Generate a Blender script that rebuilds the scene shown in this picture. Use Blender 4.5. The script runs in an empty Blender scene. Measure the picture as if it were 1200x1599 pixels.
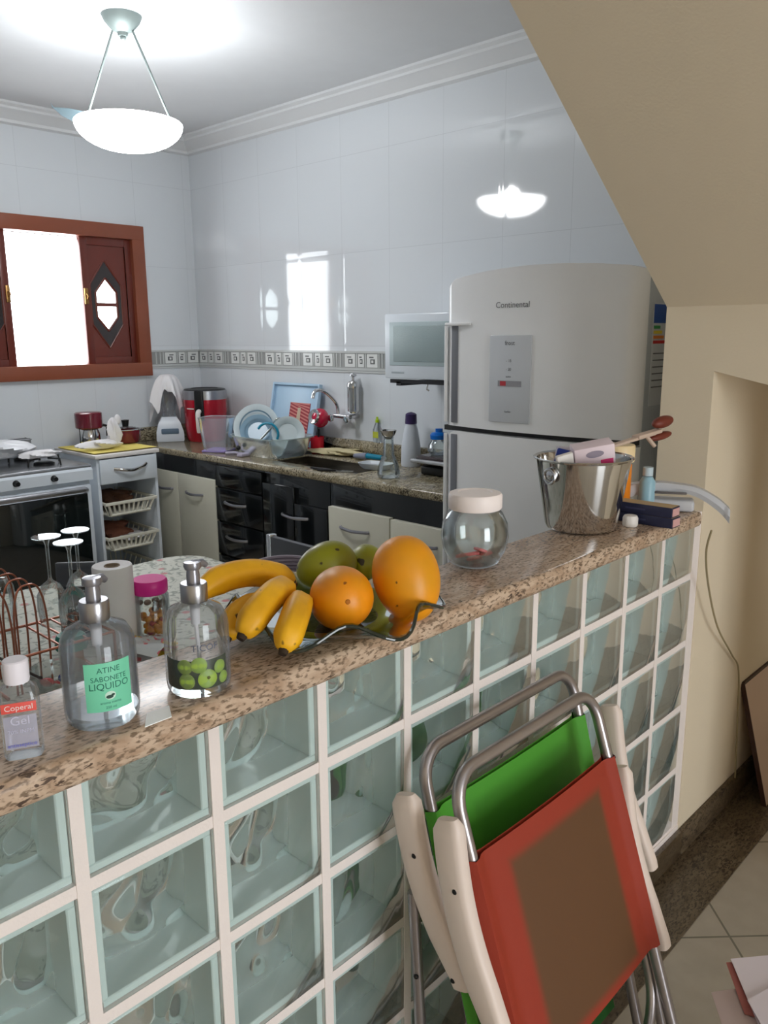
import bpy, bmesh, math, random
from mathutils import Vector, Matrix, Euler
from math import sin, cos, pi, radians as rad
random.seed(7)
S = bpy.context.scene
COL = S.collection

# ------------------------------------------------------------------ camera, light, exposure
CAM = Vector((-0.3752, -0.8740, 1.5675))
YAW, PITCH, ROLL = 0.80901, 0.21582, -0.007136
fw = Vector((sin(YAW)*cos(PITCH), cos(YAW)*cos(PITCH), -sin(PITCH)))
r0 = Vector((cos(YAW), -sin(YAW), 0)); u0 = r0.cross(fw)
rt = r0*cos(ROLL)+u0*sin(ROLL); up = -r0*sin(ROLL)+u0*cos(ROLL)
cd = bpy.data.cameras.new('camera'); cam = bpy.data.objects.new('camera', cd); COL.objects.link(cam)
cam.matrix_world = Matrix(((rt.x, up.x, -fw.x, CAM.x), (rt.y, up.y, -fw.y, CAM.y), (rt.z, up.z, -fw.z, CAM.z), (0, 0, 0, 1)))
cd.sensor_fit = 'VERTICAL'; cd.sensor_height = 24.0; cd.lens = 1259.48/1599*24.0
cd.clip_start = 0.02; cd.clip_end = 100
S.camera = cam
S.view_settings.view_transform = 'Standard'; S.view_settings.look = 'None'
S.view_settings.gamma = 1.0; S.view_settings.use_curve_mapping = False
S.view_settings.exposure = 0.0
cy = S.cycles
cy.max_bounces = 14; cy.transmission_bounces = 12; cy.transparent_max_bounces = 32
cy.diffuse_bounces = 5; cy.glossy_bounces = 5
cy.sample_clamp_indirect = 4.0; cy.blur_glossy = 0.6; cy.use_denoising = True

W = bpy.data.worlds.new('daylight'); S.world = W; W.use_nodes = True
bg = W.node_tree.nodes['Background']; bg.inputs['Color'].default_value = (0.93, 0.97, 1.0, 1); bg.inputs['Strength'].default_value = 8.8

BULB_W = 13.0          # pendant lamp bulb
SHADE_E = 26.0          # glowing glass of the pendant bowl
def portal(name, loc, rot, sx, sy):
    l = bpy.data.lights.new(name, 'AREA'); l.shape = 'RECTANGLE'; l.size = sx; l.size_y = sy
    l.cycles.is_portal = True
    o = bpy.data.objects.new(name, l); o.location = loc; o.rotation_euler = rot; COL.objects.link(o)
portal('balcony_daylight', (0.15, -4.28, 1.25), (rad(90), 0, 0), 1.5, 2.3)
portal('kitchen_window_daylight', (1.83, 4.02, 1.77), (rad(-90), 0, 0), 1.0, 0.8)

# ------------------------------------------------------------------ materials
def lin(c):
    def f(x):
        x /= 255.0
        return x/12.92 if x <= 0.04045 else ((x+0.055)/1.055)**2.4
    return (f(c[0]), f(c[1]), f(c[2]), 1)
_m = {}
def newmat(name):
    m = bpy.data.materials.new(name); m.use_nodes = True
    return m, m.node_tree.nodes, m.node_tree.links, m.node_tree.nodes['Principled BSDF']
def mat(name, col, rough=0.5, metal=0.0, noise=0.0, nscale=8.0, bump=0.0, bscale=60.0, coat=0.0, emis=None, estr=0.0, trans=0.0, ior=1.45, stretch=None, sheen=0.0):
    if name in _m: return _m[name]
    m, N, L, P = newmat(name)
    P.inputs['Base Color'].default_value = lin(col); P.inputs['Roughness'].default_value = rough
    P.inputs['Metallic'].default_value = metal; P.inputs['Coat Weight'].default_value = coat
    P.inputs['Transmission Weight'].default_value = trans; P.inputs['IOR'].default_value = ior
    if emis:
        P.inputs['Emission Color'].default_value = lin(emis); P.inputs['Emission Strength'].default_value = estr
    tc = N.new('ShaderNodeTexCoord'); mp = N.new('ShaderNodeMapping'); L.new(tc.outputs['Object'], mp.inputs['Vector'])
    if stretch: mp.inputs['Scale'].default_value = stretch
    nt = N.new('ShaderNodeTexNoise'); nt.inputs['Scale'].default_value = nscale; nt.inputs['Detail'].default_value = 4
    L.new(mp.outputs[0], nt.inputs['Vector'])
    k = noise if noise else 0.03
    mx = N.new('ShaderNodeMix'); mx.data_type = 'RGBA'
    c = lin(col)
    mx.inputs['A'].default_value = (c[0]*(1-k), c[1]*(1-k), c[2]*(1-k), 1)
    mx.inputs['B'].default_value = (min(1, c[0]*(1+k)), min(1, c[1]*(1+k)), min(1, c[2]*(1+k)), 1)
    L.new(nt.outputs['Fac'], mx.inputs['Factor']); L.new(mx.outputs['Result'], P.inputs['Base Color'])
    if bump:
        n2 = N.new('ShaderNodeTexNoise'); n2.inputs['Scale'].default_value = bscale; L.new(mp.outputs[0], n2.inputs['Vector'])
        b = N.new('ShaderNodeBump'); b.inputs['Strength'].default_value = bump; b.inputs['Distance'].default_value = 0.003
        L.new(n2.outputs['Fac'], b.inputs['Height']); L.new(b.outputs[0], P.inputs['Normal'])
    _m[name] = m; return m
def thin(name, tint=(1, 1, 1), gloss=0.03, edge=0.35, bump=0.0, bscale=20, body=0.0, bodycol=(200, 205, 210)):
    """thin clear glass / plastic: see-through sheet with a mirror sheen that grows at the edges"""
    if name in _m: return _m[name]
    m, N, L, P = newmat(name); out = N['Material Output']
    t = N.new('ShaderNodeBsdfTransparent'); t.inputs[0].default_value = (*tint, 1)
    g = N.new('ShaderNodeBsdfGlossy'); g.inputs['Roughness'].default_value = gloss; g.inputs['Color'].default_value = (0.95, 0.97, 1, 1)
    lw = N.new('ShaderNodeLayerWeight'); lw.inputs['Blend'].default_value = edge
    mul = N.new('ShaderNodeMath'); mul.operation = 'MULTIPLY_ADD'; mul.inputs[1].default_value = 0.75; mul.inputs[2].default_value = 0.015
    L.new(lw.outputs['Fresnel'], mul.inputs[0])
    s = N.new('ShaderNodeMixShader'); L.new(mul.outputs[0], s.inputs[0]); 
    base = t.outputs[0]
    if body:
        d = N.new('ShaderNodeBsdfDiffuse'); d.inputs[0].default_value = lin(bodycol)
        s0 = N.new('ShaderNodeMixShader'); s0.inputs[0].default_value = body
        L.new(t.outputs[0], s0.inputs[1]); L.new(d.outputs[0], s0.inputs[2]); base = s0.outputs[0]
    L.new(base, s.inputs[1]); L.new(g.outputs[0], s.inputs[2]); L.new(s.outputs[0], out.inputs['Surface'])
    if bump:
        tc = N.new('ShaderNodeTexCoord'); n2 = N.new('ShaderNodeTexNoise'); n2.inputs['Scale'].default_value = bscale; n2.inputs['Distortion'].default_value = 1.2
        L.new(tc.outputs['Object'], n2.inputs['Vector'])
        b = N.new('ShaderNodeBump'); b.inputs['Strength'].default_value = bump; b.inputs['Distance'].default_value = 0.01
        L.new(n2.outputs['Fac'], b.inputs['Height']); L.new(b.outputs[0], g.inputs['Normal']); L.new(b.outputs[0], lw.inputs['Normal'])
    N.remove(P); _m[name] = m; return m
def mathn(N, L, op, a, b=None, c=None):
    n = N.new('ShaderNodeMath'); n.operation = op
    for i, v in enumerate((a, b, c)):
        if v is None: continue
        if isinstance(v, (int, float)): n.inputs[i].default_value = v
        else: L.new(v, n.inputs[i])
    return n.outputs[0]
def linedist(N, L, v, per, off):       # distance to the nearest joint, metres
    a = mathn(N, L, 'SUBTRACT', v, off); a = mathn(N, L, 'DIVIDE', a, per)
    a = mathn(N, L, 'ADD', a, 0.5); a = mathn(N, L, 'FRACT', a); a = mathn(N, L, 'SUBTRACT', a, 0.5)
    a = mathn(N, L, 'ABSOLUTE', a); return mathn(N, L, 'MULTIPLY', a, per)
def tiles(name, ax, off, col=(220, 225, 230)):
    m, N, L, P = newmat(name)
    g = N.new('ShaderNodeNewGeometry'); sp = N.new('ShaderNodeSeparateXYZ'); L.new(g.outputs['Position'], sp.inputs[0])
    dh = linedist(N, L, sp.outputs[ax], 0.36, off)
    z = sp.outputs['Z']
    hi = mathn(N, L, 'GREATER_THAN', z, 1.43)
    offz = mathn(N, L, 'MULTIPLY_ADD', hi, 0.14, 1.37)
    zz = mathn(N, L, 'SUBTRACT', z, offz); dv = linedist(N, L, zz, 0.5, 0.0)
    d = mathn(N, L, 'MINIMUM', dh, dv)
    sm = N.new('ShaderNodeMapRange'); sm.interpolation_type = 'SMOOTHSTEP'; sm.inputs['From Min'].default_value = 0.0005; sm.inputs['From Max'].default_value = 0.0022
    L.new(d, sm.inputs['Value'])
    mx = N.new('ShaderNodeMix'); mx.data_type = 'RGBA'; mx.inputs['A'].default_value = lin((206, 211, 216)); mx.inputs['B'].default_value = lin(col)
    L.new(sm.outputs[0], mx.inputs['Factor']); L.new(mx.outputs['Result'], P.inputs['Base Color'])
    P.inputs['Roughness'].default_value = 0.06; P.inputs['Coat Weight'].default_value = 0.3; P.inputs['Coat Roughness'].default_value = 0.04
    s2 = N.new('ShaderNodeMapRange'); s2.interpolation_type = 'SMOOTHSTEP'; s2.inputs['From Max'].default_value = 0.03; L.new(d, s2.inputs['Value'])
    nt = N.new('ShaderNodeTexNoise'); nt.inputs['Scale'].default_value = 2.2; L.new(g.outputs['Position'], nt.inputs['Vector'])
    h = mathn(N, L, 'MULTIPLY_ADD', nt.outputs['Fac'], 1.0, s2.outputs[0])
    b = N.new('ShaderNodeBump'); b.inputs['Strength'].default_value = 0.35; b.inputs['Distance'].default_value = 0.0022
    L.new(h, b.inputs['Height']); L.new(b.outputs[0], P.inputs['Normal'])
    return m
def granite(name, base, vein, dark, scale=1.0, stretch=(1, 2.2, 2.2), rough=0.12, big=0.5, rot=0.35):
    m, N, L, P = newmat(name)
    g = N.new('ShaderNodeNewGeometry'); mp = N.new('ShaderNodeMapping'); L.new(g.outputs['Position'], mp.inputs['Vector'])
    mp.inputs['Scale'].default_value = stretch; mp.inputs['Rotation'].default_value = (0, 0, rot)
    def noise(s, det, dist=0.0):
        n = N.new('ShaderNodeTexNoise'); n.inputs['Scale'].default_value = s*scale; n.inputs['Detail'].default_value = det; n.inputs['Distortion'].default_value = dist
        L.new(mp.outputs[0], n.inputs['Vector']); return n.outputs['Fac']
    def ramp(v, a, b):
        r = N.new('ShaderNodeMapRange'); r.inputs['From Min'].default_value = a; r.inputs['From Max'].default_value = b; L.new(v, r.inputs['Value']); return r.outputs[0]
    def mix(f, a, b):
        x = N.new('ShaderNodeMix'); x.data_type = 'RGBA'; L.new(f, x.inputs['Factor'])
        for k, v in (('A', a), ('B', b)):
            if isinstance(v, tuple): x.inputs[k].default_value = v
            else: L.new(v, x.inputs[k])
        return x.outputs['Result']
    c = mix(ramp(noise(9, 6, 1.5), 0.42, 0.62), lin(base), lin(vein))
    c = mix(ramp(noise(60, 3), 0.5, 0.62), c, lin(tuple(int(v*0.72) for v in vein)))
    c = mix(ramp(mathn(N, L, 'MULTIPLY', noise(44, 4, 0.8), mathn(N, L, 'ADD', noise(5, 2), 0.5)), big, big+0.05), c, lin(dark))
    L.new(c, P.inputs['Base Color']); P.inputs['Roughness'].default_value = rough
    return m
def floor_tiles(name, col, joint, per, offu, offv, diag=True, rough=0.25):
    m, N, L, P = newmat(name)
    g = N.new('ShaderNodeNewGeometry'); sp = N.new('ShaderNodeSeparateXYZ'); L.new(g.outputs['Position'], sp.inputs[0])
    k = 0.70711 if diag else 1.0
    if diag:
        a = mathn(N, L, 'MULTIPLY', mathn(N, L, 'ADD', sp.outputs[0], sp.outputs[1]), k)
        b = mathn(N, L, 'MULTIPLY', mathn(N, L, 'SUBTRACT', sp.outputs[0], sp.outputs[1]), k)
    else: a, b = sp.outputs[0], sp.outputs[1]
    d = mathn(N, L, 'MINIMUM', linedist(N, L, a, per, offu), linedist(N, L, b, per, offv))
    f = mathn(N, L, 'GREATER_THAN', d, 0.003)
    nt = N.new('ShaderNodeTexNoise'); nt.inputs['Scale'].default_value = 14; nt.inputs['Detail'].default_value = 5; L.new(g.outputs['Position'], nt.inputs['Vector'])
    m0 = N.new('ShaderNodeMix'); m0.data_type = 'RGBA'; c = lin(col)
    m0.inputs['A'].default_value = (c[0]*.85, c[1]*.85, c[2]*.85, 1); m0.inputs['B'].default_value = (c[0]*1.12, c[1]*1.12, c[2]*1.12, 1)
    L.new(nt.outputs['Fac'], m0.inputs['Factor'])
    mx = N.new('ShaderNodeMix'); mx.data_type = 'RGBA'; mx.inputs['A'].default_value = lin(joint)
    L.new(m0.outputs['Result'], mx.inputs['B']); L.new(f, mx.inputs['Factor']); L.new(mx.outputs['Result'], P.inputs['Base Color'])
    P.inputs['Roughness'].default_value = rough
    return m
def spots(name, base, blotch, spot, bscale, sscale, thr, rough=0.45, stretch=(1, 1, 1)):
    """fruit skin: broad colour drift plus small dark bruises"""
    m, N, L, P = newmat(name)
    tc = N.new('ShaderNodeTexCoord'); mp = N.new('ShaderNodeMapping'); mp.inputs['Scale'].default_value = stretch
    oi = N.new('ShaderNodeObjectInfo'); ad = N.new('ShaderNodeVectorMath'); ad.operation = 'ADD'
    L.new(tc.outputs['Object'], ad.inputs[0]); L.new(oi.outputs['Location'], ad.inputs[1]); L.new(ad.outputs[0], mp.inputs['Vector'])
    n1 = N.new('ShaderNodeTexNoise'); n1.inputs['Scale'].default_value = bscale; n1.inputs['Detail'].default_value = 3; L.new(mp.outputs[0], n1.inputs['Vector'])
    n2 = N.new('ShaderNodeTexNoise'); n2.inputs['Scale'].default_value = sscale; n2.inputs['Detail'].default_value = 1; L.new(mp.outputs[0], n2.inputs['Vector'])
    r1 = N.new('ShaderNodeMapRange'); r1.inputs['From Min'].default_value = .35; r1.inputs['From Max'].default_value = .65; L.new(n1.outputs['Fac'], r1.inputs['Value'])
    r2 = N.new('ShaderNodeMapRange'); r2.inputs['From Min'].default_value = thr; r2.inputs['From Max'].default_value = thr+.03; L.new(n2.outputs['Fac'], r2.inputs['Value'])
    a = N.new('ShaderNodeMix'); a.data_type = 'RGBA'; a.inputs['A'].default_value = lin(base); a.inputs['B'].default_value = lin(blotch); L.new(r1.outputs[0], a.inputs['Factor'])
    b = N.new('ShaderNodeMix'); b.data_type = 'RGBA'; L.new(a.outputs['Result'], b.inputs['A']); b.inputs['B'].default_value = lin(spot); L.new(r2.outputs[0], b.inputs['Factor'])
    L.new(b.outputs['Result'], P.inputs['Base Color']); P.inputs['Roughness'].default_value = rough
    return m

BEIGE = mat('beige paint', (226, 212, 188), 0.75, noise=.02, bump=.15, bscale=150)
CEIL = mat('white ceiling paint', (226, 228, 230), 0.8, bump=.1, bscale=120)
TILE_R = tiles('white wall tiles side', 'Y', 3.95); TILE_B = tiles('white wall tiles back', 'X', 1.71)
TRIMW = mat('white plaster', (228, 230, 232), 0.5)
MORTAR = mat('white mortar', (240, 230, 226), 0.7, bump=.3, bscale=200)
GRAN = granite('pink beige granite', (204, 180, 158), (178, 150, 126), (84, 68, 58), 1.5, stretch=(1, 2.3, 2.3), big=.69, rot=.12, rough=.24)
GRANK = granite('yellow grey granite', (172, 162, 138), (140, 128, 102), (70, 62, 50), 1.2, big=.6)
GRANF = granite('dark brown granite', (104, 90, 72), (84, 70, 52), (46, 36, 28), 1.2, stretch=(1.2, 3.0, 2), big=.60, rot=-.6, rough=.3)
FLOOR = floor_tiles('light floor tiles', (170, 160, 146), (120, 115, 104), 0.40, (1.593-.256)*.70711, (1.593+.256)*.70711)
WOODR = mat('dark red varnished wood', (104, 42, 30), 0.32, noise=.35, nscale=5, stretch=(1, 1, .15), coat=.3)
WOODF = mat('brown varnished wood', (138, 74, 50), 0.35, noise=.22, nscale=6, stretch=(.25, 1, 1), coat=.2)
WHITE = mat('white enamel', (214, 222, 230), 0.3, coat=.3)
WHITEP = mat('white plastic', (228, 224, 220), 0.4)
STEEL = mat('polished steel', (205, 205, 205), 0.09, 1.0)
CHROME = mat('chrome', (215, 215, 218), 0.12, 1.0)
BRUSH = mat('brushed steel', (170, 170, 175), 0.3, 1.0, bump=.05, bscale=300)
SILVER = mat('silver plastic', (150, 150, 158), 0.28, .7)
ALU = mat('aluminium tube', (176, 170, 172), 0.33, .9)
BLACK = mat('black plastic', (16, 16, 18), 0.35)
BLACKG = mat('black lacquer', (10, 13, 15), 0.16, coat=.5)
OVENG = mat('dark oven glass', (20, 26, 26), 0.06, coat=.6)
DARK = mat('dark interior', (26, 24, 24), 0.7)
CREAMD = mat('cream laminate', (200, 198, 182), 0.35)
CLEAR = thin('clear plastic', (.93, .95, .96), .05, .32, body=.05, bodycol=(210, 212, 220))
CLEARG = thin('clear glass', (.95, .97, .96), .02, .38)
SMOKEG = thin('green grey glass', (.60, .68, .62), .03, .42)
LIQ = thin('soapy liquid', (.97, .98, .99), .06, .12, body=.08, bodycol=(200, 202, 206))

# ------------------------------------------------------------------ mesh helpers
class MB:
    def __init__(s): s.v = []; s.f = []; s.mi = []; s.cur = 0
    def add(s, vs, fs, T=None):
        o = len(s.v); s.v += [tuple(T @ Vector(p)) if T else tuple(p) for p in vs]
        s.f += [tuple(i+o for i in f) for f in fs]; s.mi += [s.cur]*len(fs); return s
    def m(s, i): s.cur = i; return s
    def box(s, x0, x1, y0, y1, z0, z1, bev=0.0, seg=2, T=None):
        bm = bmesh.new(); bmesh.ops.create_cube(bm, size=1)
        for v in bm.verts: v.co = Vector(((x0+x1)/2+v.co.x*(x1-x0), (y0+y1)/2+v.co.y*(y1-y0), (z0+z1)/2+v.co.z*(z1-z0)))
        if bev: bmesh.ops.bevel(bm, geom=bm.edges[:], offset=bev, segments=seg, profile=.5, affect='EDGES')
        bm.verts.index_update(); s.add([v.co.copy() for v in bm.verts], [[v.index for v in f.verts] for f in bm.faces], T); bm.free(); return s
    def lathe(s, prof, c=(0, 0, 0), seg=32, T=None, a0=0, a1=2*pi, sq=1.0):
        full = abs(a1-a0-2*pi) < 1e-6; n = seg if full else seg+1; vs = []; fs = []
        for (r, z) in prof:
            for k in range(n):
                a = a0+(a1-a0)*k/seg; vs.append((c[0]+r*cos(a), c[1]+r*sin(a)*sq, c[2]+z))
        for i in range(len(prof)-1):
            for k in range(seg):
                k2 = (k+1) % n if full else k+1
                fs.append((i*n+k, i*n+k2, (i+1)*n+k2, (i+1)*n+k))
        return s.add(vs, fs, T)
    def tube(s, pts, r, seg=10, closed=False, T=None, flat=1.0):
        P = [Vector(p) for p in pts]; n = len(P); vs = []; fs = []
        R = r if isinstance(r, (list, tuple)) else [r]*n
        prev = None
        for i in range(n):
            a = P[(i-1) % n] if (closed or i > 0) else P[i]; b = P[(i+1) % n] if (closed or i < n-1) else P[i]
            t = (b-a).normalized()
            if prev is None:
                ref = Vector((0, 0, 1)) if abs(t.z) < .9 else Vector((1, 0, 0)); u = t.cross(ref).normalized()
            else: u = (prev-t*prev.dot(t)).normalized()
            prev = u; w = t.cross(u)
            for k in range(seg):
                an = 2*pi*k/seg; vs.append(P[i]+(u*cos(an)+w*sin(an)*flat)*R[i])
        m = n if closed else n-1
        for i in range(m):
            for k in range(seg):
                j = (i+1) % n; fs.append((i*seg+k, i*seg+(k+1) % seg, j*seg+(k+1) % seg, j*seg+k))
        if not closed:
            fs.append(tuple(range(seg))[::-1]); fs.append(tuple((n-1)*seg+k for k in range(seg)))
        return s.add(vs, fs, T)
    def ball(s, c, rx, ry=None, rz=None, seg=20, rings=12, T=None):
        ry = ry or rx; rz = rz or rx; pr = []
        vs = []; fs = []
        for i in range(rings+1):
            t = pi*i/rings
            for k in range(seg):
                a = 2*pi*k/seg; vs.append((c[0]+rx*sin(t)*cos(a), c[1]+ry*sin(t)*sin(a), c[2]-rz*cos(t)))
        for i in range(rings):
            for k in range(seg): fs.append((i*seg+k, i*seg+(k+1) % seg, (i+1)*seg+(k+1) % seg, (i+1)*seg+k))
        return s.add(vs, fs, T)
    def prism(s, poly, d0, d1, plane='XZ', T=None):      # poly in the plane, extruded along the other axis
        n = len(poly)
        def q(p, d): return {'XZ': (p[0], d, p[1]), 'YZ': (d, p[0], p[1]), 'XY': (p[0], p[1], d)}[plane]
        vs = [q(p, d0) for p in poly]+[q(p, d1) for p in poly]
        fs = [tuple(range(n)), tuple(range(2*n-1, n-1, -1))]+[(i, (i+1) % n, n+(i+1) % n, n+i) for i in range(n)]
        return s.add(vs, fs, T)
    def grid(s, fn, nu, nv, T=None, cu=False):
        vs = [fn(i/nu, j/nv) for j in range(nv+1) for i in range(nu+1)]; w = nu+1
        return s.add(vs, [(j*w+i, j*w+i+1, (j+1)*w+i+1, (j+1)*w+i) for j in range(nv) for i in range(nu)], T)
    def mesh(s, name, mats, ang=40):
        me = bpy.data.meshes.new(name); me.from_pydata(s.v, [], s.f)
        bm = bmesh.new(); bm.from_mesh(me); bmesh.ops.remove_doubles(bm, verts=bm.verts, dist=1e-6); bmesh.ops.recalc_face_normals(bm, faces=bm.faces)
        bm.to_mesh(me); bm.free()
        for m in (mats if isinstance(mats, (list, tuple)) else [mats]): me.materials.append(m)
        if len(me.materials) > 1 and len(me.polygons) == len(s.mi): me.polygons.foreach_set('material_index', s.mi)
        me.polygons.foreach_set('use_smooth', [True]*len(me.polygons)); me.set_sharp_from_angle(angle=rad(ang)); me.update()
        return me
    def obj(s, name, mats, parent=None, loc=(0, 0, 0), rot=(0, 0, 0), label=None, ang=40):
        o = bpy.data.objects.new(name, s.mesh(name, mats, ang)); o.location = loc; o.rotation_euler = rot; COL.objects.link(o)
        if parent: o.parent = parent
        if label: o['label'] = label
        return o
def thing(name, label, cat, loc=(0, 0, 0), rz=0.0, group=None, rot=None):
    o = bpy.data.objects.new(name, None); o.empty_display_size = .05; COL.objects.link(o); o.location = loc
    o.rotation_euler = rot if rot else (0, 0, rz); o['label'] = label; o['category'] = cat
    if group: o['group'] = group
    return o
def tag(o, label, cat, group=None):
    o['label'] = label; o['category'] = cat
    if group: o['group'] = group
    return o
def struct(o): o['kind'] = 'structure'; return o
def dup(root, loc=None, rz=None, label=None):
    def rec(o, par):
        c = o.copy(); COL.objects.link(c)
        if par: c.parent = par
        for ch in o.children: rec(ch, c)
        return c
    r = rec(root, None)
    if loc is not None: r.location = loc
    if rz is not None: r.rotation_euler = (0, 0, rz)
    if label: r['label'] = label
    return r
def text_mesh(txt, size, depth=0.0):
    cu = bpy.data.curves.new('t', 'FONT'); cu.body = txt; cu.size = size; cu.align_x = 'CENTER'; cu.align_y = 'CENTER'; cu.extrude = depth; cu.resolution_u = 3
    o = bpy.data.objects.new('t', cu); COL.objects.link(o)
    dg = bpy.context.evaluated_depsgraph_get(); me = bpy.data.meshes.new_from_object(o.evaluated_get(dg))
    v = [tuple(x.co) for x in me.vertices]; f = [tuple(p.vertices) for p in me.polygons]
    COL.objects.unlink(o); bpy.data.objects.remove(o); bpy.data.curves.remove(cu); bpy.data.meshes.remove(me)
    return v, f
def text_on_cyl(txt, size, r, z, ang, m, parent, sx=1.0):
    v, f = text_mesh(txt, size); b = MB()
    b.add([((r)*cos(ang+x*sx/r), (r)*sin(ang+x*sx/r), z+y) for x, y, _ in v], f)
    return b.obj('lettering', m, parent)
def text_flat(txt, size, M, m, parent, name='lettering', sx=1.0):
    v, f = text_mesh(txt, size); b = MB(); b.add([M @ Vector((x*sx, y, 0)) for x, y, _ in v], f)
    return b.obj(name, m, parent)
def frameM(o, x, y):          # matrix from origin and two in-plane directions
    x = Vector(x).normalized(); y = Vector(y).normalized(); z = x.cross(y)
    return Matrix(((x.x, y.x, z.x, o[0]), (x.y, y.y, z.y, o[1]), (x.z, y.z, z.z, o[2]), (0, 0, 0, 1)))
def arc(c, r, a0, a1, n, fn): return [fn(c[0]+r*cos(a0+(a1-a0)*i/n), c[1]+r*sin(a0+(a1-a0)*i/n)) for i in range(n+1)]
def spline(P, n=8):
    P = [Vector(p) for p in P]; out = []
    for i in range(len(P)-1):
        a = P[max(i-1, 0)]; b = P[i]; c = P[i+1]; d = P[min(i+2, len(P)-1)]
        for k in range(n):
            t = k/n; out.append(.5*((2*b)+(c-a)*t+(2*a-5*b+4*c-d)*t*t+(3*b-a-3*c+d)*t**3))
    return out+[P[-1]]

def superell(rx, ry, z, n=48, e=.55): 
    return [(rx*math.copysign(abs(cos(2*pi*i/n))**e, cos(2*pi*i/n)), ry*math.copysign(abs(sin(2*pi*i/n))**e, sin(2*pi*i/n)), z) for i in range(n)]
def loft(b, rings, cap0=True, cap1=False):
    n = len(rings[0]); vs = [p for r in rings for p in r]; fs = []
    for i in range(len(rings)-1):
        for kk in range(n): fs.append((i*n+kk, i*n+(kk+1) % n, (i+1)*n+(kk+1) % n, (i+1)*n+kk))
    if cap0: fs.append(tuple(range(n))[::-1])
    if cap1: fs.append(tuple((len(rings)-1)*n+kk for kk in range(n)))
    return b.add(vs, fs)
# ------------------------------------------------------------------ room shell
H = 2.82
struct(MB().box(-1.9, 3.7, -4.3, 4.1, -.1, 0).obj('floor', FLOOR))
struct(MB().box(-1.9, 3.7, -4.3, 4.1, H, H+.1).obj('ceiling', CEIL))
struct(MB().box(2.85, 2.95, .144, 4.05, 0, H).obj('wall_right', TILE_R))
# back wall with its window opening
wx0, wx1, wz0, wz1 = 1.27, 2.39, 1.38, 2.17
struct(MB().box(-1.9, wx0, 3.95, 4.1, 0, H).box(wx1, 2.95, 3.95, 4.1, 0, H).box(wx0, wx1, 3.95, 4.1, 0, wz0).box(wx0, wx1, 3.95, 4.1, wz1, H).obj('wall_back', TILE_B))
struct(MB().box(-1.9, -1.8, .144, 3.95, 0, H).obj('wall_left', TILE_R))
struct(MB().box(-1.9, -1.8, -4.3, .144, 0, H).obj('wall_living_left', BEIGE))
struct(MB().box(3.6, 3.7, -4.3, 0, 0, H).obj('wall_living_right', BEIGE))
struct(MB().box(1.833, 3.7, 0, .144, 0, H).obj('wall_stair', BEIGE))
struct(MB().box(-1.8, -.6, -4.3, -4.2, 0, H).box(.9, 3.6, -4.3, -4.2, 0, H).box(-.6, .9, -4.3, -4.2, 2.4, H).box(-.6, .9, -4.3, -4.2, 0, .1).obj('wall_front', BEIGE))
# stair bulk: sloped underside and the sloped boxed-out part beside it
k = (2.82-1.638)/(1.833-.19)
struct(MB().prism([(1.833, 1.638), (.19, H), (1.833, H)], -1.05, .144, 'XZ').obj('ceiling_stair_soffit', BEIGE))
struct(MB().prism([(0, 1.467), (-1.05, 1.23), (-1.05, H), (0, H)], 1.833, 3.6, 'YZ').obj('wall_stair_upper', BEIGE))
struct(MB().prism([(-.62, 0), (-2.3, 0), (-2.3, .1), (-.62, 1.34)], 1.835, 1.93, 'YZ').obj('wall_light_blocker', BEIGE))  # added unseen wall piece, keeps balcony light off the wall under the stairs
# cornice
cp = [(0, 0), (.105, 0), (.105, -.012), (.085, -.022), (.085, -.034), (.05, -.05), (.03, -.072), (.022, -.076), (.022, -.092), (0, -.1)]
struct(MB().prism([(2.85-a, H+b) for a, b in cp], .144, 3.95, 'XZ').prism([(3.95-a, H+b) for a, b in cp], -1.8, 2.85, 'YZ').obj('trim_1', TRIMW))
# decorated border strip
BG = mat('border grey', (150, 152, 150), .35); BW = mat('border white squares', (226, 228, 226), .25); BD = mat('border dark motifs', (96, 98, 98), .4); BL = mat('border rails', (196, 199, 198), .2)
b = MB()
def border(b, q, a0, a1, flip):
    # q(s, z, d): point at length s, height z, depth d off the wall
    def rect(s0, s1, z0, z1, d, mi):
        b.m(mi); vs = [q(s, z, dd) for dd in (-.001, d) for s, z in ((s0, z0), (s1, z0), (s1, z1), (s0, z1))]
        b.add(vs, [(4, 5, 6, 7), (0, 1, 5, 4), (1, 2, 6, 5), (2, 3, 7, 6), (3, 0, 4, 7)])
    rect(a0, a1, 1.377, 1.48, .004, 0)
    rect(a0, a1, 1.470, 1.482, .009, 3); rect(a0, a1, 1.375, 1.389, .009, 3); rect(a0, a1, 1.362, 1.373, .006, 3)
    s = a1
    while s > a0:
        for (o, w) in ((.01, .082), (.115, .048), (.185, .082)):
            s1 = s-o; s0 = s1-w
            if s0 < a0: continue
            rect(s0, s1, 1.394, 1.466, .006, 1)
            c = (s0+s1)/2; h = w*.26
            rect(c-h, c+h*.6, 1.412, 1.438, .0072, 2); rect(c-h*.5, c+h, 1.445, 1.452, .0072, 2)
            rect(c-h*.5, c+h*.2, 1.418, 1.432, .0078, 1)
        for o in (.101, .172, .276, .300, .33):
            if s-o-.008 > a0: rect(s-o-.008, s-o, 1.392, 1.468, .0065, 3)
        s -= .36
border(b, lambda s, z, d: (2.85-d, s, z), .2, 3.945, 0)
border(b, lambda s, z, d: (s, 3.95-d, z), 2.47, 2.845, 0)
border(b, lambda s, z, d: (s, 3.95-d, z), -1.79, 1.19, 0)
struct(b.obj('trim_2', [BG, BW, BD, BL], ang=20))

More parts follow.
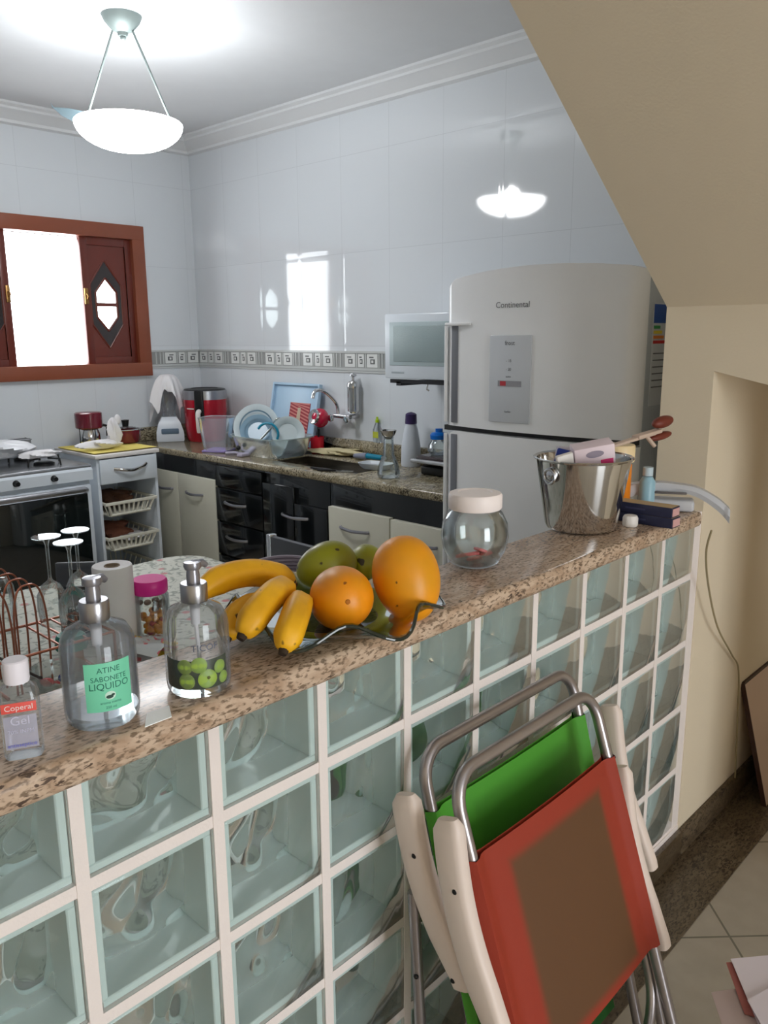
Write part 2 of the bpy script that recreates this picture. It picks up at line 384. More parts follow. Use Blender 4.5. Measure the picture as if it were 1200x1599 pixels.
# window: frame, two shutters, glass, daylight from the world outside
win = bpy.data.objects.new('window_1', None); COL.objects.link(win); win.location = (1.83, 3.95, 1.32); struct(win)
def L_(x): return x-1.83
fx0, fx1, fz1 = L_(1.19), L_(2.463), .928
MB().box(fx0, fx1, -.035, 0.06, 0, .085, .004).box(fx0, fx1, -.035, .06, fz1-.085, fz1, .004).box(fx0, fx0+.085, -.034, .06, .08, fz1-.08, .004).box(fx1-.085, fx1, -.034, .06, .08, fz1-.08, .004).obj('window_frame', WOODF, win)
MB().box(L_(wx0), L_(wx1), .06, .15, .03, .062).box(L_(wx0), L_(wx1), .06, .15, .85, .88).box(L_(wx0)-.01, L_(wx0)+.012, .06, .15, .06, .85).box(L_(wx1)-.012, L_(wx1)+.01, .06, .15, .06, .85).obj('window_reveal', WOODR, win)
def sash(x0, x1, sgn, nm):
    zb, zt = .066, .856; cx = (x0+x1)/2-(.018*sgn); cz = .445
    # panel with a pointed glazed opening
    hw = .070; hh = .160; sh = .10
    hexa = [(cx, cz-hh), (cx+hw, cz-sh*.75), (cx+hw, cz+sh*.75), (cx, cz+hh), (cx-hw, cz+sh*.75), (cx-hw, cz-sh*.75)]
    b = MB()
    st = .045
    b.box(x0, x0+st, .0, .035, zb, zt, .003).box(x1-st, x1, .0, .035, zb, zt, .003).box(x0+st, x1-st, .0, .035, zb, zb+.06, .003).box(x0+st, x1-st, .0, .035, zt-.06, zt, .003)
    outer = [(x0+st, zb+.06), (x1-st, zb+.06), (x1-st, zt-.06), (x0+st, zt-.06)]
    # panel split into 6 quads around the hexagon
    O = [(cx, zb+.06), (x1-st, zb+.06), (x1-st, zt-.06), (cx, zt-.06), (x0+st, zt-.06), (x0+st, zb+.06)]
    vs = [(p[0], y, p[1]) for y in (.012, .028) for ring in (O, hexa) for p in ring]
    fs = []
    for i in range(6):
        j = (i+1) % 6; fs += [(i, j, 6+j, 6+i), (12+j, 12+i, 18+i, 18+j), (6+i, 6+j, 18+j, 18+i)]
    b.add(vs, fs)
    for i in range(6):
        j = (i+1) % 6; b.tube([(hexa[i][0], .01, hexa[i][1]), (hexa[j][0], .01, hexa[j][1])], .007, 6)
    b.box(cx-hw, cx+hw, .008, .028, cz-.011, cz+.011)
    o = b.obj('shutter', WOODR, win)
    # dark bevelled glass surround of the pointed opening: a long lozenge with its own beading
    big = [(cx, cz-.265), (cx+.102, cz-.12), (cx+.102, cz+.12), (cx, cz+.265), (cx-.102, cz+.12), (cx-.102, cz-.12)]
    vs = [(p[0], y, p[1]) for y in (.0085, .0125) for ring in (big, hexa) for p in ring]
    MB().add(vs, [q for i in range(6) for j in [(i+1) % 6] for q in ((i, j, 6+j, 6+i), (i, 12+i, 12+j, j), (6+i, 6+j, 18+j, 18+i))]).obj('glass_surround', mat('dark bevelled glass', (52, 44, 44), .12, coat=.4), o, ang=15)
    bb = MB()
    for i in range(6): bb.tube([(big[i][0], .009, big[i][1]), (big[(i+1) % 6][0], .009, big[(i+1) % 6][1])], .005, 6)
    bb.obj('beading', WOODR, o)
    MB().prism(hexa, .018, .021).obj('shutter_pane', thin('leaded glass', (.86, .9, .9), .05, .3), o)
    hx = x0+.015 if sgn > 0 else x1-.015
    MB().box(hx-.012, hx+.012, -.012, 0, cz+.0, cz+.095, .003).tube([(hx, -.02, cz+.03), (hx, -.035, cz+.045), (hx, -.02, cz+.06)], .006).obj('shutter_latch', mat('brass', (170, 130, 80), .35, 1), o)
    return o
sash(L_(2.045), L_(2.385), 1, 'r'); sash(L_(1.275), L_(1.605), -1, 'l')

# ------------------------------------------------------------------ bar wall of glass blocks
bar = MB()
X0, X1 = -1.8, 1.8
for i in range(-9, 10):
    x = .2*i
    bar.box(max(x-.009, X0), min(x+.009, 1.833) if i < 9 else 1.833, .002, .078, .1, 1.08)
for kk in range(0, 5): bar.box(X0+.001, 1.8329, .0035, .0765, .9-.2*kk-.009, .9-.2*kk+.009)
bar.box(X0, 1.833, -.0, .08, 0, .1005)
wall_bar = struct(bar.obj('wall_bar', MORTAR))
RIMM = mat('pale green glass edge', (206, 220, 218), .3, coat=.4)
FRONTG = thin('block front glass', (.975, .992, .990), .05, .10, bump=.12, bscale=7, body=.035, bodycol=(196, 214, 212))
def backglass():
    m, N, L, P = newmat('block rippled glass')
    P.inputs['Base Color'].default_value = (.84, .93, .91, 1); P.inputs['Roughness'].default_value = .03; P.inputs['Transmission Weight'].default_value = 1; P.inputs['IOR'].default_value = 1.45
    return m
BACKG = backglass()
blockmeshes = []
for var in range(4):
    random.seed(var+3)
    ph = [random.uniform(0, 6.28) for _ in range(8)]
    def wav(x, z):
        e = min(1, (0.088-abs(x))/.02)*min(1, (.088-abs(z))/.02); e = max(0, e)
        w = sin(38*x+20*z+2.0*sin(26*z+ph[0])+ph[1])+.8*sin(30*z-28*x+2.0*sin(32*x+ph[2])+ph[3])+.3*sin(60*x+ph[4]+1.5*sin(45*z+ph[5]))
        return .0028*w*e
    f = MB().box(-.0905, .0905, 0, .007, -.0905, .0905, .004, 2)
    g = MB()
    n = 34
    g.grid(lambda u, v: ((u-.5)*.17, .068+wav((u-.5)*.17, (v-.5)*.17), (v-.5)*.17), n, n)
    g.grid(lambda u, v: ((u-.5)*.17, .079, (v-.5)*.17), 1, 1)
    r = MB()
    for (a, c, d, e) in ((-.0905, .0905, -.0905, -.078), (-.0905, .0905, .078, .0905)):
        r.box(a, c, .008, .079, d, e, .002, 1)
    for (a, c) in ((-.0905, -.078), (.078, .0905)): r.box(a, c, .008, .079, -.079, .079, .002, 1)
    blockmeshes.append((f.mesh('block_front', FRONTG), g.mesh('block_back', BACKG, 60), r.mesh('block_rim', RIMM)))
random.seed(11)
for i in range(-4, 9):
    for kk in range(5):
        f, g, r = random.choice(blockmeshes)
        o = bpy.data.objects.new('glass_block', r); COL.objects.link(o); o.parent = wall_bar
        o.location = (.2*i+.1, .001, 1.0-.2*kk)
        for nm, me in (('front_pane', f), ('back_pane', g)):
            c = bpy.data.objects.new(nm, me); COL.objects.link(c); c.parent = o
# plain blocks further left, outside the photograph, as simple filled bays
fb = MB()
for i in range(-9, -4):
    for kk in range(5): fb.box(.2*i+.009, .2*i+.191, .004, .076, .809+.0+.2*(-kk)+.1-.0, .991-.2*kk+.1)
struct(fb.obj('wall_bar_far_bays', RIMM))

# ------------------------------------------------------------------ bar counter, skirting, floor strip
tag(MB().box(-1.8, 1.655, -.072, .12, 1.08, 1.12, .012, 4).obj('bar_countertop', GRAN), 'long speckled pink beige granite top on the glass block bar', 'countertop')
struct(MB().box(-1.8, 1.833, -.016, 0, 0, .085, .003).box(1.833, 3.6, -.016, 0, 0, .085, .003).obj('baseboard_bar', GRANF))
struct(MB().box(-1.8, 3.6, -.165, -.012, .0, .004).obj('trim_3', GRANF))

# ------------------------------------------------------------------ pendant lamp
lamp = thing('pendant_lamp', 'lit white glass bowl pendant hanging from the kitchen ceiling', 'lamp', (1.494, 2.338, H))
GREYM = mat('grey green metal', (112, 122, 120), .5, .3)
MB().lathe([(0, -.075), (.018, -.075), (.022, -.062), (.045, -.05), (.07, -.022), (.08, 0), (0, 0)]).obj('canopy', GREYM, lamp)
MB().ball((0, 0, -.08), .012).obj('finial', GREYM, lamp)
em = mat('glowing frosted glass', (250, 250, 250), .3, emis=(252, 253, 255), estr=SHADE_E)
RB = .215
prof = [(0, -.505)]+[(RB*sin(t*pi/2/10)**.9, -.505+.105*(1-cos(t*pi/2/10))**.95) for t in range(1, 11)]+[(RB-.004, -.396)]
MB().lathe(prof, seg=48).obj('glass_bowl', em, lamp)
prof = [(RB-.004, -.396)]+[(RB*.94*sin(t*pi/2/10)**.9, -.490+.092*(1-cos(t*pi/2/10))**.95) for t in range(10, 0, -1)]+[(0, -.490)]
MB().lathe(prof, seg=48).obj('bowl_lining', mat('lit white glass lining', (236, 240, 242), .4, emis=(245, 250, 255), estr=4.0), lamp)
for a in (-.75, 2.39, ):
    x, y = .178*cos(a), .178*sin(a)
    MB().tube([(.04*cos(a), .04*sin(a), -.055), (x, y, -.405)], .0045, 8).ball((x, y, -.40), .012).obj('suspension_rod', GREYM, lamp)
MB().lathe([(0, -.43), (.03, -.43), (.03, -.47), (0, -.47)]).obj('bulb_holder', WHITEP, lamp)
bl = bpy.data.lights.new('pendant_bulb', 'POINT'); bl.energy = BULB_W; bl.color = (.98, .99, 1); bl.shadow_soft_size = .05
bo = bpy.data.objects.new('pendant_bulb', bl); COL.objects.link(bo); bo.parent = lamp; bo.location = (0, 0, -.375)
tag(MB().prism([(.0, -.005), (.035, .0), (.03, .045), (-.03, .062), (-.10, .072), (-.065, .035)], -.0015, .0015, 'XZ').prism([(-.09, .066), (-.105, .092), (-.10, .07)], -.001, .001, 'XZ').obj('wing_ornament', mat('pale blue grey card', (120, 140, 148), .5), loc=(1.494-.142, 2.338+.149, H-.396), rot=(rad(-12), rad(-4), rad(-42))),
    'pale blue grey wing-shaped ornament perched on the lamp bowl rim', 'ornament')

# ------------------------------------------------------------------ kitchen counter run
tag(MB().box(2.262, 2.85, 1.21, 1.95, .86, .90, .01, 3).box(2.262, 2.85, 2.62, 3.95, .86, .90, .01, 3).box(2.262, 2.39, 1.93, 2.64, .86, .90, .01, 3).box(2.66, 2.85, 1.93, 2.64, .86, .90, .01, 3)
    .box(2.822, 2.85, 1.21, 3.95, .90, .985, .004).box(2.262, 2.822, 3.92, 3.95, .90, .985, .004).obj('kitchen_worktop', GRANK), 'yellow grey granite worktop with sink along the tiled wall', 'countertop')
sk = thing('sink', 'dark steel sink bowl sunk into the kitchen worktop', 'sink', (2.525, 2.285, .86))
MB().box(-.135, .135, -.335, .335, -.16, -.155).box(-.137, -.13, -.335, .335, -.16, .03).box(.13, .137, -.335, .335, -.16, .03).box(-.137, .137, -.337, -.33, -.16, .03).box(-.137, .137, .33, .337, -.16, .03).obj('bowl', mat('dull steel', (120, 112, 100), .25, .9), sk)
MB().lathe([(0, -.154), (.035, -.154), (.04, -.150)]).obj('drain', CHROME, sk)
# cabinets: one unit each, fronts facing -X
def handle(b_, y, z, w=.17, x=-.005):
    pts = spline([(x, y-w/2, z), (x-.016, y-w*.42, z), (x-.026, y, z-.004), (x-.016, y+w*.42, z), (x, y+w/2, z)], 5)
    return b_.tube(pts, .006, 6, flat=1.4)
def carcass(name, label, y0, y1, cat='cabinet', group='base cabinets under the worktop'):
    c = thing(name, label, cat, (2.285, 0, 0), group=group)
    MB().box(.0, .56, y0+.002, y1-.002, .08, .858, .002).box(.03, .56, y0+.002, y1-.002, 0, .08).obj('body', BLACKG, c)
    return c
def door(c, y0, y1, z0, z1, m, hy=None, hz=None, th=.022, hm=BRUSH, hw=.17):
    d = MB().box(-th-.001, -.001, y0+.003, y1-.003, z0, z1, .003).obj('door', m, c)
    if hy is not None: handle(MB(), hy, hz, hw, -th).obj('handle', hm, d)
    return d
c = carcass('base_cabinet', 'corner base cabinet with two tall cream doors under the worktop', 2.985, 3.94)
door(c, 2.985, 3.38, .10, .757, CREAMD, 3.20, .655, hm=SILVER); door(c, 3.38, 3.93, .10, .757, CREAMD, 3.52, .655, hm=SILVER)
c = carcass('base_cabinet', 'black drawer cabinet with curved metal handles beside the cream corner doors', 2.55, 2.985)
for z0, z1 in ((.73, .85), (.53, .72), (.33, .52), (.10, .32)):
    d = MB().box(-.023, -.001, 2.553, 2.982, z0, z1, .003).obj('drawer', BLACKG, c)
    if z0 < .7: handle(MB(), 2.795, z0+.115, .19, -.023).obj('handle', BRUSH, d)
c = carcass('base_cabinet', 'plain black sink cabinet with one silver handle under the worktop', 2.03, 2.55)
door(c, 2.29, 2.548, .10, .80, BLACKG); door(c, 2.033, 2.288, .10, .72, BLACKG, 2.28, .652, hw=.2)
c = carcass('base_cabinet', 'base cabinet with two cream doors below a black strip, nearest the fridge', 1.20, 2.03)
door(c, 1.60, 2.018, .10, .745, CREAMD, 1.83, .655, th=.03, hm=SILVER, hw=.19); door(c, 1.205, 1.598, .10, .740, CREAMD, 1.40, .655, th=.03, hm=SILVER)

# ------------------------------------------------------------------ fridge
FR = mat('fridge white silver', (240, 241, 243), .3, .0, coat=.35)
FRS = mat('fridge side grey', (176, 182, 188), .35, .1)
fr = thing('refrigerator', 'tall pale silver two-door refrigerator against the tiled wall', 'refrigerator', (2.15, .35, 0))
MB().box(.0, .69, 0, .80, .03, 1.765, .012, 3).obj('cabinet', FRS, fr)
def frdoor(z0, z1, arch):
    def fn(u, v):
        y = u*.80; x = -.055-.045*(1-(2*u-1)**2)
        # rounded vertical edges
        e = min(u, 1-u)*.80
        if e < .03: x += (.03-e)**2*35
        zt = z1+arch*(1-(2*u-.9)**2)*1.0 - (max(0, .05-(1-u)*.8)*.8) - (max(0, .04-u*.8)*.15)
        return (x, y, z0+(zt-z0)*v)
    b = MB().grid(fn, 40, 1)
    # back, top, bottom
    n = 40; fr_ = [fn(i/n, 0) for i in range(n+1)]; tp = [fn(i/n, 1) for i in range(n+1)]
    b.add([p for p in fr_]+[(0.0, p[1], p[2]) for p in fr_], [(i, i+1, n+2+i, n+1+i) for i in range(n)])
    b.add([p for p in tp]+[(0.0, p[1], p[2]) for p in tp], [(i, i+1, n+2+i, n+1+i) for i in range(n)])
    b.add([fr_[0], tp[0], (0, tp[0][1], tp[0][2]), (0, fr_[0][1], fr_[0][2])], [(0, 1, 2, 3)])
    b.add([fr_[-1], tp[-1], (0, tp[-1][1], tp[-1][2]), (0, fr_[-1][1], fr_[-1][2])], [(0, 1, 2, 3)])
    return b
d1 = frdoor(1.222, 1.768, .03).obj('freezer_door', FR, fr); d2 = frdoor(.06, 1.203, .0).obj('fridge_door', FR, fr)
# vertical grips on the far (+Y) edge; raised grey strips paint in recess shade
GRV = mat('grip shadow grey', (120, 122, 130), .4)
for d, z0, z1 in ((d1, 1.235, 1.60), (d2, .45, 1.19)):
    MB().tube([(-.060, .788, z0), (-.060, .788, z1)], .008, 10).obj('grip', FR, d)
    MB().box(-.0745, -.05, .722, .752, z0, z1, .002).obj('grip_recess_shade', GRV, d)
    if d is d1: MB().box(-.090, -.05, .655, .775, 1.60, 1.612, .004).obj('grip_cap', FR, d)
MB().box(-.06, -.0, .005, .795, 1.203, 1.222).obj('door_gap_seal', mat('dark grey seal', (52, 52, 54), .6), fr)
MB().box(-.105, -.092, .372, .55, 1.255, 1.565, .003).obj('display_panel', mat('pale panel', (204, 208, 214), .15, coat=.5), d1)
INK = mat('grey print', (96, 98, 104), .5); INKR = mat('red print', (190, 60, 70), .5)
Mx = lambda y, z, x=-.1065: frameM((x, y, z), (0, -1, 0), (0, 0, 1))
text_flat('frost', .022, Mx(.462, 1.537), INK, d1); text_flat('- 18', .014, Mx(.465, 1.475), INK, d1); text_flat('- 20', .014, Mx(.465, 1.445), INK, d1)
text_flat('auto', .012, Mx(.465, 1.42), INK, d1)
MB().box(-.1068, -.105, .41, .51, 1.385, 1.405).obj('panel_bar', mat('grey print pale', (150, 150, 156), .5), d1)
MB().box(-.1072, -.105, .475, .50, 1.387, 1.403).obj('panel_mark', INKR, d1)
text_flat('turbo', .012, Mx(.465, 1.295), INK, d1)
text_flat('Continental', .029, Mx(.458, 1.668, -.1015), INK, d1, sx=1.05)
stk = MB().box(.035, .15, -.0015, 0, 1.33, 1.665).obj('energy_sticker', mat('white sticker', (200, 204, 208), .4), fr)
MB().box(.037, .148, -.003, -.0015, 1.60, 1.66).obj('sticker_header', mat('blue sticker', (20, 70, 150), .4), stk)
for i, c_ in enumerate([(40, 140, 70), (220, 200, 60), (225, 130, 50), (190, 40, 40)]):
    MB().box(.04, .085+.015*i, -.003, -.0015, 1.582-.016*i, 1.592-.016*i).obj('sticker_bar', mat('sticker bar %d' % i, c_, .4), stk)
for i in range(6): MB().box(.045, .14, -.0025, -.0015, 1.50-.022*i, 1.504-.022*i).obj('sticker_line', INK, stk)

# ------------------------------------------------------------------ microwave on its wall bracket
mw = thing('microwave_oven', 'white microwave on a wall bracket left of the refrigerator', 'microwave', (2.5, 1.36, 1.365))
MB().box(.01, .34, 0, .485, 0, .30, .006).obj('body', WHITE, mw)
md = MB().box(-.012, .01, .0, .485, .0, .30, .006).obj('door', WHITE, mw)
MB().box(-.0145, -.011, .04, .452, .062, .262, .002).obj('door_bezel', mat('pale aqua plastic', (176, 192, 196), .3), md)
MB().box(-.0165, -.013, .05, .425, .08, .245, .002).obj('door_window', mat('mesh window', (150, 166, 168), .25, bump=.3, bscale=400), md)
MB().box(-.0130, -.0118, .36, .44, .024, .032).obj('logo_mark', mat('faint grey print', (160, 170, 176), .5), md)
mb = thing('microwave_bracket', 'dark metal bracket holding up the microwave', 'bracket', (2.5, 1.36, 1.33))
MB().box(.01, .35, .05, .08, .0, .02).box(.01, .35, .40, .43, .0, .02).box(.01, .025, .02, .47, .012, .03).obj('rail', mat('dark grey metal', (70, 70, 74), .4, .6), mb)
MB().tube([(.02, .24, .012), (.015, .24, -.012), (.02, .23, -.018)], .004).obj('hook', CHROME, mb)
MB().box(.02, .05, .0, .1, -.065, .0, .006).obj('clip_box', BLACK, mb)

# ------------------------------------------------------------------ cooker
st = thing('cooker', 'white gas cooker with black glass oven door at the left', 'cooker', (.93, 3.34, 0))
MB().box(0, .77, .03, .585, .08, .868, .008).obj('body', WHITE, st)
MB().box(-.003, .773, -.0, .585, .862, .885, .01, 3).obj('cooktop', mat('steel cooktop', (150, 152, 156), .25, .6), st)
MB().prism([(-.012, .80), (.03, .80), (.03, .868), (.0, .868), (-.012, .855)], .0, .77, 'YZ').obj('control_panel', WHITE, st)
for x in (.19, .35, .55): MB().lathe([(0, -.028), (.012, -.028), (.014, -.004), (.018, 0)], seg=16, T=Matrix.Translation((x, -.012, .832)) @ Matrix.Rotation(rad(-90), 4, 'X')).obj('knob', BLACK, st)
od = MB().box(.015, .755, -.012, .03, .18, .775, .008).obj('oven_door', WHITE, st)
MB().box(.02, .728, -.018, -.01, .2, .73, .006).obj('oven_glass', OVENG, od)
MB().tube([(.03, -.012, .745), (.05, -.045, .757), (.70, -.045, .757), (.725, -.012, .745)], .013, 10, flat=1.2).obj('handle', BRUSH, od)
MB().box(.0, .77, .56, .585, .885, .90).obj('rear_ledge', WHITE, st)
for (x, y) in ((.18, .16), (.18, .42), (.58, .16), (.58, .42)):
    t = MB().lathe([(0, .885), (.055, .885), (.055, .897), (.04, .903), (0, .903)], (x, y, 0), 20).obj('burner', BLACK, st)
    g = MB()
    for a in range(4):
        an = a*pi/2+.4; g.tube([(x+.03*cos(an), y+.03*sin(an), .925), (x+.11*cos(an), y+.11*sin(an), .925), (x+.115*cos(an), y+.115*sin(an), .888)], .005, 6)
    g.obj('grate', BLACK, t)
random.seed(5)
def crumple(b_, c, rx, ry, rz, seed, amp=.35, seg=28, rings=16, T=None):
    R = random.Random(seed); ks = [(R.uniform(2, 6), R.uniform(2, 5), R.uniform(0, 6)) for _ in range(6)]
    vs = []; fs = []
    for i in range(rings+1):
        t = pi*i/rings
        for kk in range(seg):
            a = 2*pi*kk/seg; q = 1
            for (p, w, f) in ks: q += amp/6*2*sin(round(p)*a+f+w*t)*sin(t)
            q = max(.3, q); vs.append((c[0]+rx*q*sin(t)*cos(a), c[1]+ry*q*sin(t)*sin(a), c[2]-rz*cos(t)*(.8+.2*q)))
    for i in range(rings):
        for kk in range(seg): fs.append((i*seg+kk, i*seg+(kk+1) % seg, (i+1)*seg+(kk+1) % seg, (i+1)*seg+kk))
    return b_.add(vs, fs, T)
PAPERW = mat('white paper', (232, 230, 232), .7, bump=.3, bscale=30); BAGP = mat('white plastic bag', (226, 228, 232), .35, bump=.5, bscale=25)
tag(crumple(MB(), (0, 0, .05), .19, .13, .05, 3).obj('plastic_bag', BAGP, loc=(1.33, 3.64, .925), rot=(0, 0, .1)), 'crumpled white bag lying over the cooker top', 'bag')
tag(crumple(MB(), (0, 0, .02), .10, .05, .022, 8).obj('cleaning_cloth', PAPERW, loc=(1.50, 3.50, .927)), 'small folded white cloth on the front burner', 'cloth')
fo = thing('baking_tray', 'shallow metal tray behind the bag on the cooker', 'tray', (1.44, 3.81, .93))
MB().box(-.12, .12, -.04, .04, 0, .004).box(-.12, .12, -.042, -.038, 0, .07).box(-.12, .12, .038, .042, 0, .07).box(-.122, -.118, -.042, .042, 0, .07).box(.118, .122, -.042, .042, 0, .07).obj('pan', mat('aluminium', (170, 172, 176), .35, .9), fo)
MB().tube([(-.125, -.045, .07), (.125, -.045, .07), (.125, .045, .07), (-.125, .045, .07)], .004, 6, True).obj('rolled_rim', CHROME, fo)

# ------------------------------------------------------------------ white vegetable trolley cabinet with baskets
vc = thing('basket_cabinet', 'narrow white cabinet with drawer and slotted plastic baskets beside the cooker', 'cabinet', (1.75, 3.38, 0))
for _x in (.02, .33):
    for _y in (.03, .42): MB().box(_x, _x+.03, _y, _y+.03, 0, .05, .003).obj('foot', WHITEP, vc)
MB().box(0, .018, 0, .48, .05, .90, .002).box(.362, .38, 0, .48, .05, .90, .002).box(.018, .362, .46, .48, .05, .90).box(.0, .38, 0, .48, .05, .07).box(.018, .362, .02, .46, .745, .76).obj('body', WHITE, vc)
MB().box(-.012, .392, -.018, .49, .90, .922, .004).obj('top', WHITEP, vc)
dr = MB().box(.012, .368, -.018, .0, .752, .893, .005).obj('drawer', WHITE, vc)
MB().tube(spline([(.095, -.018, .835), (.14, -.04, .828), (.20, -.045, .822), (.26, -.04, .832), (.30, -.018, .845)], 5), .007, 8, flat=1.5).obj('handle', CHROME, dr)
BASK = mat('ivory plastic', (222, 220, 206), .4)
def basket(z):
    o = bpy.data.objects.new('basket', None)
    b = MB()
    x0, x1 = .025, .355; y0, y1 = -.01, .43; h = .085
    b.box(x0, x1, y0-.012, y0, z+h-.018, z+h, .003).box(x0, x0+.012, y0, y1, z+h-.018, z+h, .003).box(x1-.012, x1, y0, y1, z+h-.018, z+h, .003)
    b.box(x0+.03, x1-.03, y0+.015, y1, z, z+.006)
    n = 9
    for i in range(n+1):
        xx = x0+.02+(x1-x0-.04)*i/n; xb = x0+.045+(x1-x0-.09)*i/n
        b.tube([(xx, y0-.004, z+h-.01), (xb, y0+.014, z+.006)], .008 if i in (0, n) else .0065, 6)
    b.tube([(x0+.04, y0+.012, z+.006), (x1-.04, y0+.012, z+.006)], .009, 6)
    for i in range(7):
        yy = y0+.03+.06*i; b.tube([(x0+.01, yy, z+h-.01), (x0+.035, yy, z+.004)], .004, 5); b.tube([(x1-.01, yy, z+h-.01), (x1-.035, yy, z+.004)], .004, 5)
    for i in range(9): xx = x0+.03+i*.034; b.tube([(xx, y1, z+h+.0), (xx, y1-.01, z)], .004, 5)
    return b.obj('basket', BASK, vc)
for z in (.56, .355, .15): basket(z)
tag(crumple(MB(), (0, 0, .0), .12, .12, .055, 12, .5).obj('vegetable_bag', mat('onion net', (140, 88, 70), .7, noise=.4, nscale=30, bump=.6), loc=(1.92, 3.60, .425)), 'reddish brown bag of vegetables in the middle basket', 'bag')
tag(crumple(MB(), (0, 0, .0), .08, .10, .03, 14, .4).obj('paper_bag', PAPERW, loc=(2.0, 3.52, .40)), 'pale crumpled wrapper beside the vegetables in the middle basket', 'wrapper')
tag(crumple(MB(), (0, 0, .0), .12, .14, .05, 15, .4).obj('root_vegetables', mat('brown vegetables', (110, 76, 58), .8, noise=.4, nscale=20), loc=(1.93, 3.62, .62)), 'brown vegetables heaped in the top basket', 'vegetables')
tag(MB().grid(lambda u, v: ((u-.5)*(.40), (v-.5)*.44, .001+.003*sin(9*u+7*v)*(.5+v*.5)*.5+.0015), 20, 20).grid(lambda u, v: ((u-.5)*.40, (v-.5)*.44, -.002+.003*sin(9*u+7*v)*(.5+v*.5)*.5+.0015), 20, 20).obj('yellow_cloth', mat('yellow cloth', (226, 208, 110), .8, noise=.1), loc=(1.945, 3.615, .927), rot=(0, 0, .02)), 'thin yellow cloth covering the narrow cabinet', 'cloth')
RED = mat('maroon enamel', (104, 22, 40), .22, coat=.4)
cf = thing('coffee_maker', 'maroon and steel coffee percolator standing on a wire stand', 'pot', (1.885, 3.70, .935))
MB().lathe([(0, .105), (.072, .105), (.078, .112), (.078, .195), (.07, .2), (0, .2)], seg=28).obj('upper_pot', RED, cf)
MB().lathe([(0, 0.0), (.05, 0), (.062, .02), (.06, .07), (.05, .104), (0, .104)], seg=28).obj('steel_bowl', STEEL, cf)
MB().tube([(-.07, -.02, 0), (-.07, -.02, .12)], .003).tube([(.0, -.075, 0), (.0, -.07, .12)], .003).obj('stand_wire', BLACK, cf)
MB().tube([(.075, 0, .12), (.11, -.01, .11), (.11, -.01, .05)], .01, 8).obj('handle', BLACK, cf)
po = thing('saucepan', 'low maroon saucepan with black-knobbed glass lid on the yellow cloth', 'pot', (2.12, 3.70, .935))
MB().lathe([(0, 0), (.075, 0), (.085, .012), (.087, .075), (.082, .075), (.08, .012), (0, .008)], seg=32).obj('body', RED, po)
MB().lathe([(.088, .076), (.06, .09), (.02, .096), (0, .096)], seg=32).obj('lid', CLEARG, po)
MB().lathe([(.086, .074), (.09, .078), (.086, .082)], seg=32).obj('lid_rim', CHROME, po)
MB().lathe([(0, .095), (.018, .095), (.022, .125), (.024, .135), (0, .138)], seg=16).obj('lid_knob', BLACK, po)
MB().tube([(.085, 0, .065), (.115, -.012, .067), (.115, .012, .067), (.085, .015, .065)], .006, 6).tube([(-.085, 0, .065), (-.115, -.012, .067), (-.115, .012, .067), (-.085, .015, .065)], .006, 6).obj('handles', BLACK, po)
b = MB(); crumple(b, (0, 0, .025), .11, .035, .028, 21, .5); crumple(b, (.08, 0, .09), .035, .02, .085, 22, .5); b.ball((.11, 0, .16), .02, .012, .03)
tag(b.obj('white_rag', PAPERW, loc=(1.865, 3.52, .936), rot=(0, 0, .02)), 'twisted white rag in front of the maroon pots', 'cloth')

# ------------------------------------------------------------------ things along the kitchen worktop
ZK = .9005
bd = thing('blender', 'white kitchen blender with its jar wrapped in a white cloth', 'blender', (2.49, 3.80, ZK), rz=rad(-31))
PALEB = mat('white plastic bluish', (214, 222, 232), .3)
MB().lathe([(0, 0), (.118, 0), (.124, .012), (.122, .06), (.098, .12), (.066, .158), (0, .16)], seg=4, a0=pi/4, a1=pi/4+2*pi).obj('base', PALEB, bd, ang=25)
MB().box(-.055, .055, -.092, -.07, .05, .085, .006).obj('control_strip', mat('grey blue plastic', (90, 110, 130), .4), bd)
MB().lathe([(0, .16), (.045, .16), (.04, .19), (.055, .24), (.068, .38), (0, .38)], seg=24).obj('jar', CLEAR, bd)
b = MB()
def drape(u, v):
    a = u*2*pi; rr = .115*v**.6; fold = 1+.22*sin(5*a+1)*v+.12*sin(9*a)*v
    drop = -.19*v**2.2*(1+.25*sin(2*a+2)+.35*sin(5*a)+.15*sin(11*a))
    return (rr*fold*cos(a), rr*fold*sin(a), .43+drop)
b.grid(drape, 60, 14)
tag_c = b.obj('cloth_cover', PAPERW, bd)
af = thing('air_fryer', 'red and black air fryer with a long front handle on the worktop', 'air fryer', (2.66, 3.63, ZK), rz=rad(-50))
AFR = mat('red metallic', (176, 16, 40), .25, .25, coat=.4)
MB().lathe([(0, 0), (.118, 0), (.128, .02), (.136, .10), (.140, .27)], seg=40, sq=1).obj('body', AFR, af)
MB().lathe([(.1405, .27), (.1405, .325), (.136, .328)], seg=40).obj('steel_band', BRUSH, af)
MB().lathe([(.137, .327), (.130, .335), (.09, .34), (.085, .335), (0, .335)], seg=40).obj('top', BLACK, af)
MB().box(-.030, .030, -.152, -.13, .14, .335, .01, 3).obj('drawer_release', BLACK, af)
MB().tube(spline([(0, -.135, .20), (0, -.175, .19), (0, -.178, .12), (0, -.165, .07)], 5), .016, 10).obj('handle', WHITEP, af, label='pale strip of the drawer handle')
MB().box(-.028, .028, -.002, .0, -.003, .003).obj('logo_mark', WHITEP, af, loc=(-.0615, -.1275, .215), rot=(0, 0, -.45))
tb = thing('plastic_tub', 'clear plastic tub with lilac base beside the air fryer', 'container', (2.40, 3.13, ZK), rz=.5)
